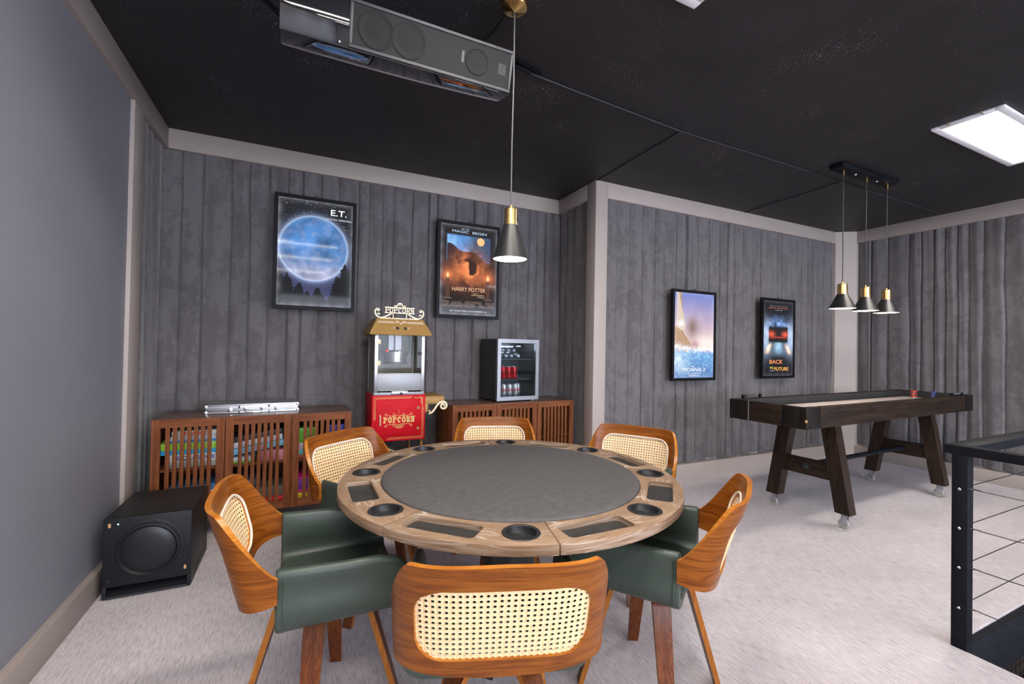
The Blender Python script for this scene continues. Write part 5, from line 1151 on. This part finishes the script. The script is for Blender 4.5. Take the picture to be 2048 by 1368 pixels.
    # pucks
    def puck(x, y, z, mat, label, grp):
        c, s = math.cos(RZ), math.sin(RZ); o = thing('shuffleboard_puck', label, 'puck', (OXs+c*x-s*y, OYs+s*x+c*y, z), 0, grp)
        b = MB(); b.lathe([(0, 0), (.024, 0), (.0275, .004), (.0275, .012), (.024, .0155), (0, .0155)], 26, cap=False); b.build('puck_weight', M['chrome'], o)
        b = MB(); b.lathe([(.0278, .0150), (.028, .0165), (.0275, .0225), (.024, .0245), (.010, .0245), (.010, .027), (0, .027)], 26, cap=False); b.build('puck_cap', mat, o)
    zz = z1-.0618
    for k, nm in enumerate(('bottom red puck of the stack at the far end of the board', 'middle red puck of the stack at the far end of the board', 'top red puck of the stack at the far end of the board')): puck(2.60, .36, zz+k*.0275, M['puck_red'], nm, 'red pucks stacked on the shuffleboard')
    for k, nm in enumerate(('bottom blue puck of the stack at the far end of the board', 'middle blue puck of the stack at the far end of the board', 'top blue puck of the stack at the far end of the board')): puck(2.72, .24, zz+k*.0275, M['puck_blue'], nm, 'blue pucks stacked on the shuffleboard')
shuffleboard()

# ------------------------------------------------------------------ cable railing and stair opening
def railing():
    t = thing('cable_railing', 'black steel railing with thin cables round the stair opening', 'railing', (2.787, .955, 0))
    px0, px1, py0, py1 = -.025, .033, -.028, .028; zt = .93
    b = MB(); b.box(px0, px1, py0, py1, -.18, zt-.042, .002); b.build('post', M['steel_black'], t)
    b = MB(); b.box(px0, px1, -3.2, py1+.03, zt-.042, zt, .002); b.build('top_rail', M['steel_black'], t)
    b = MB(); b.box(px1+.001, XR-2.80-.08, py0+.0, py1+.03, zt-.042, zt, .002); b.build('top_rail', M['steel_black'], t)
    b = MB(); b.box(px0, px1, -3.2, -3.14, -.18, zt-.042, .002); b.build('post', M['steel_black'], t)
    for z in (.735, .555, .375, .190):
        b = MB(); b.tube([(.004, py0, z), (.004, -3.14, z)], .0022, 6); c = b.build('cable', M['cable'], t)
        b = MB(); b.cyl((.004, py0-.0, z), (.004, py0-.035, z), .0042, 8); b.build('ferrule', M['chrome'], c)
        b = MB(); b.tube([(px1, .004, z-.004), (XR-2.80-.08, .004, z-.004)], .0022, 6); b.build('cable', M['cable'], t)
        b = MB(); b.lathe([(.0065, 0), (.0065, .002), (.004, .004), (0, .003)], 14, mat=Matrix.Translation((px0, .0, z-.004)) @ Matrix.Rotation(-PI/2, 4, 'Y')); b.build('screw', M['chrome'], t)
    b = MB(); b.lathe([(.0065, 0), (.0065, .002), (.004, .004), (0, .003)], 14, mat=Matrix.Translation((px0, .0, .02)) @ Matrix.Rotation(-PI/2, 4, 'Y')); b.build('screw', M['steel_black'], t)
    # edge beams of the opening
    b = MB(); b.box(2.84, XR+.05, OY-.035, OY-.001, -.24, -.012, .004); tag(b.build('edge_beam', M['steel_black']), 'black steel beam along the carpet edge of the stair opening', 'beam')
    b = MB(); b.box(OX+.001, OX+.03, YB, .92, -.24, -.015, .004); tag(b.build('edge_beam', M['steel_black']), 'black steel beam under the railing, on the side towards the round table', 'beam')
    # level below
    b = MB(); b.box(-1.1, XR+.15, YB, 4.3, -2.8, -2.7); struct(b.build('floor_lower', M['brown_floor'], smooth=0))
    b = MB(); b.box(-1.1, XR+.15, 2.4, 2.5, -2.7, -.12); struct(b.build('wall_lower', M['plaster'], smooth=0))
    s = thing('stair', 'black steel stair stringer seen through the opening below the railing', 'stair', (3.2, .6, -.25))
    b = MB(); b.prism([(0, 0), (.05, 0), (1.95, -2.45), (1.80, -2.45)], .30, .33, 'y'); b.build('stringer', M['steel_black'], s, 0)
    m = thing('mesh_panel', 'wire mesh screen on the level below the stair opening', 'screen', (3.6, 1.75, -2.7))
    b = MB(); 
    for z in (.85, 2.25): b.box(0, 3.0, 0, .03, z, z+.05)
    b.box(0, .05, 0, .03, 0, 2.3); b.box(2.95, 3.0, 0, .03, 0, 2.3); b.build('frame', M['steel_black'], m, 0)
    b = MB()
    for k in range(29): b.tube([(.1*k+.1, .015, .9), (.1*k+.1, .015, 2.25)], .003, 4)
    for k in range(13): b.tube([(.05, .015, .95+.1*k), (2.95, .015, .95+.1*k)], .003, 4)
    b.build('wire', M['steel_black'], m)
railing()
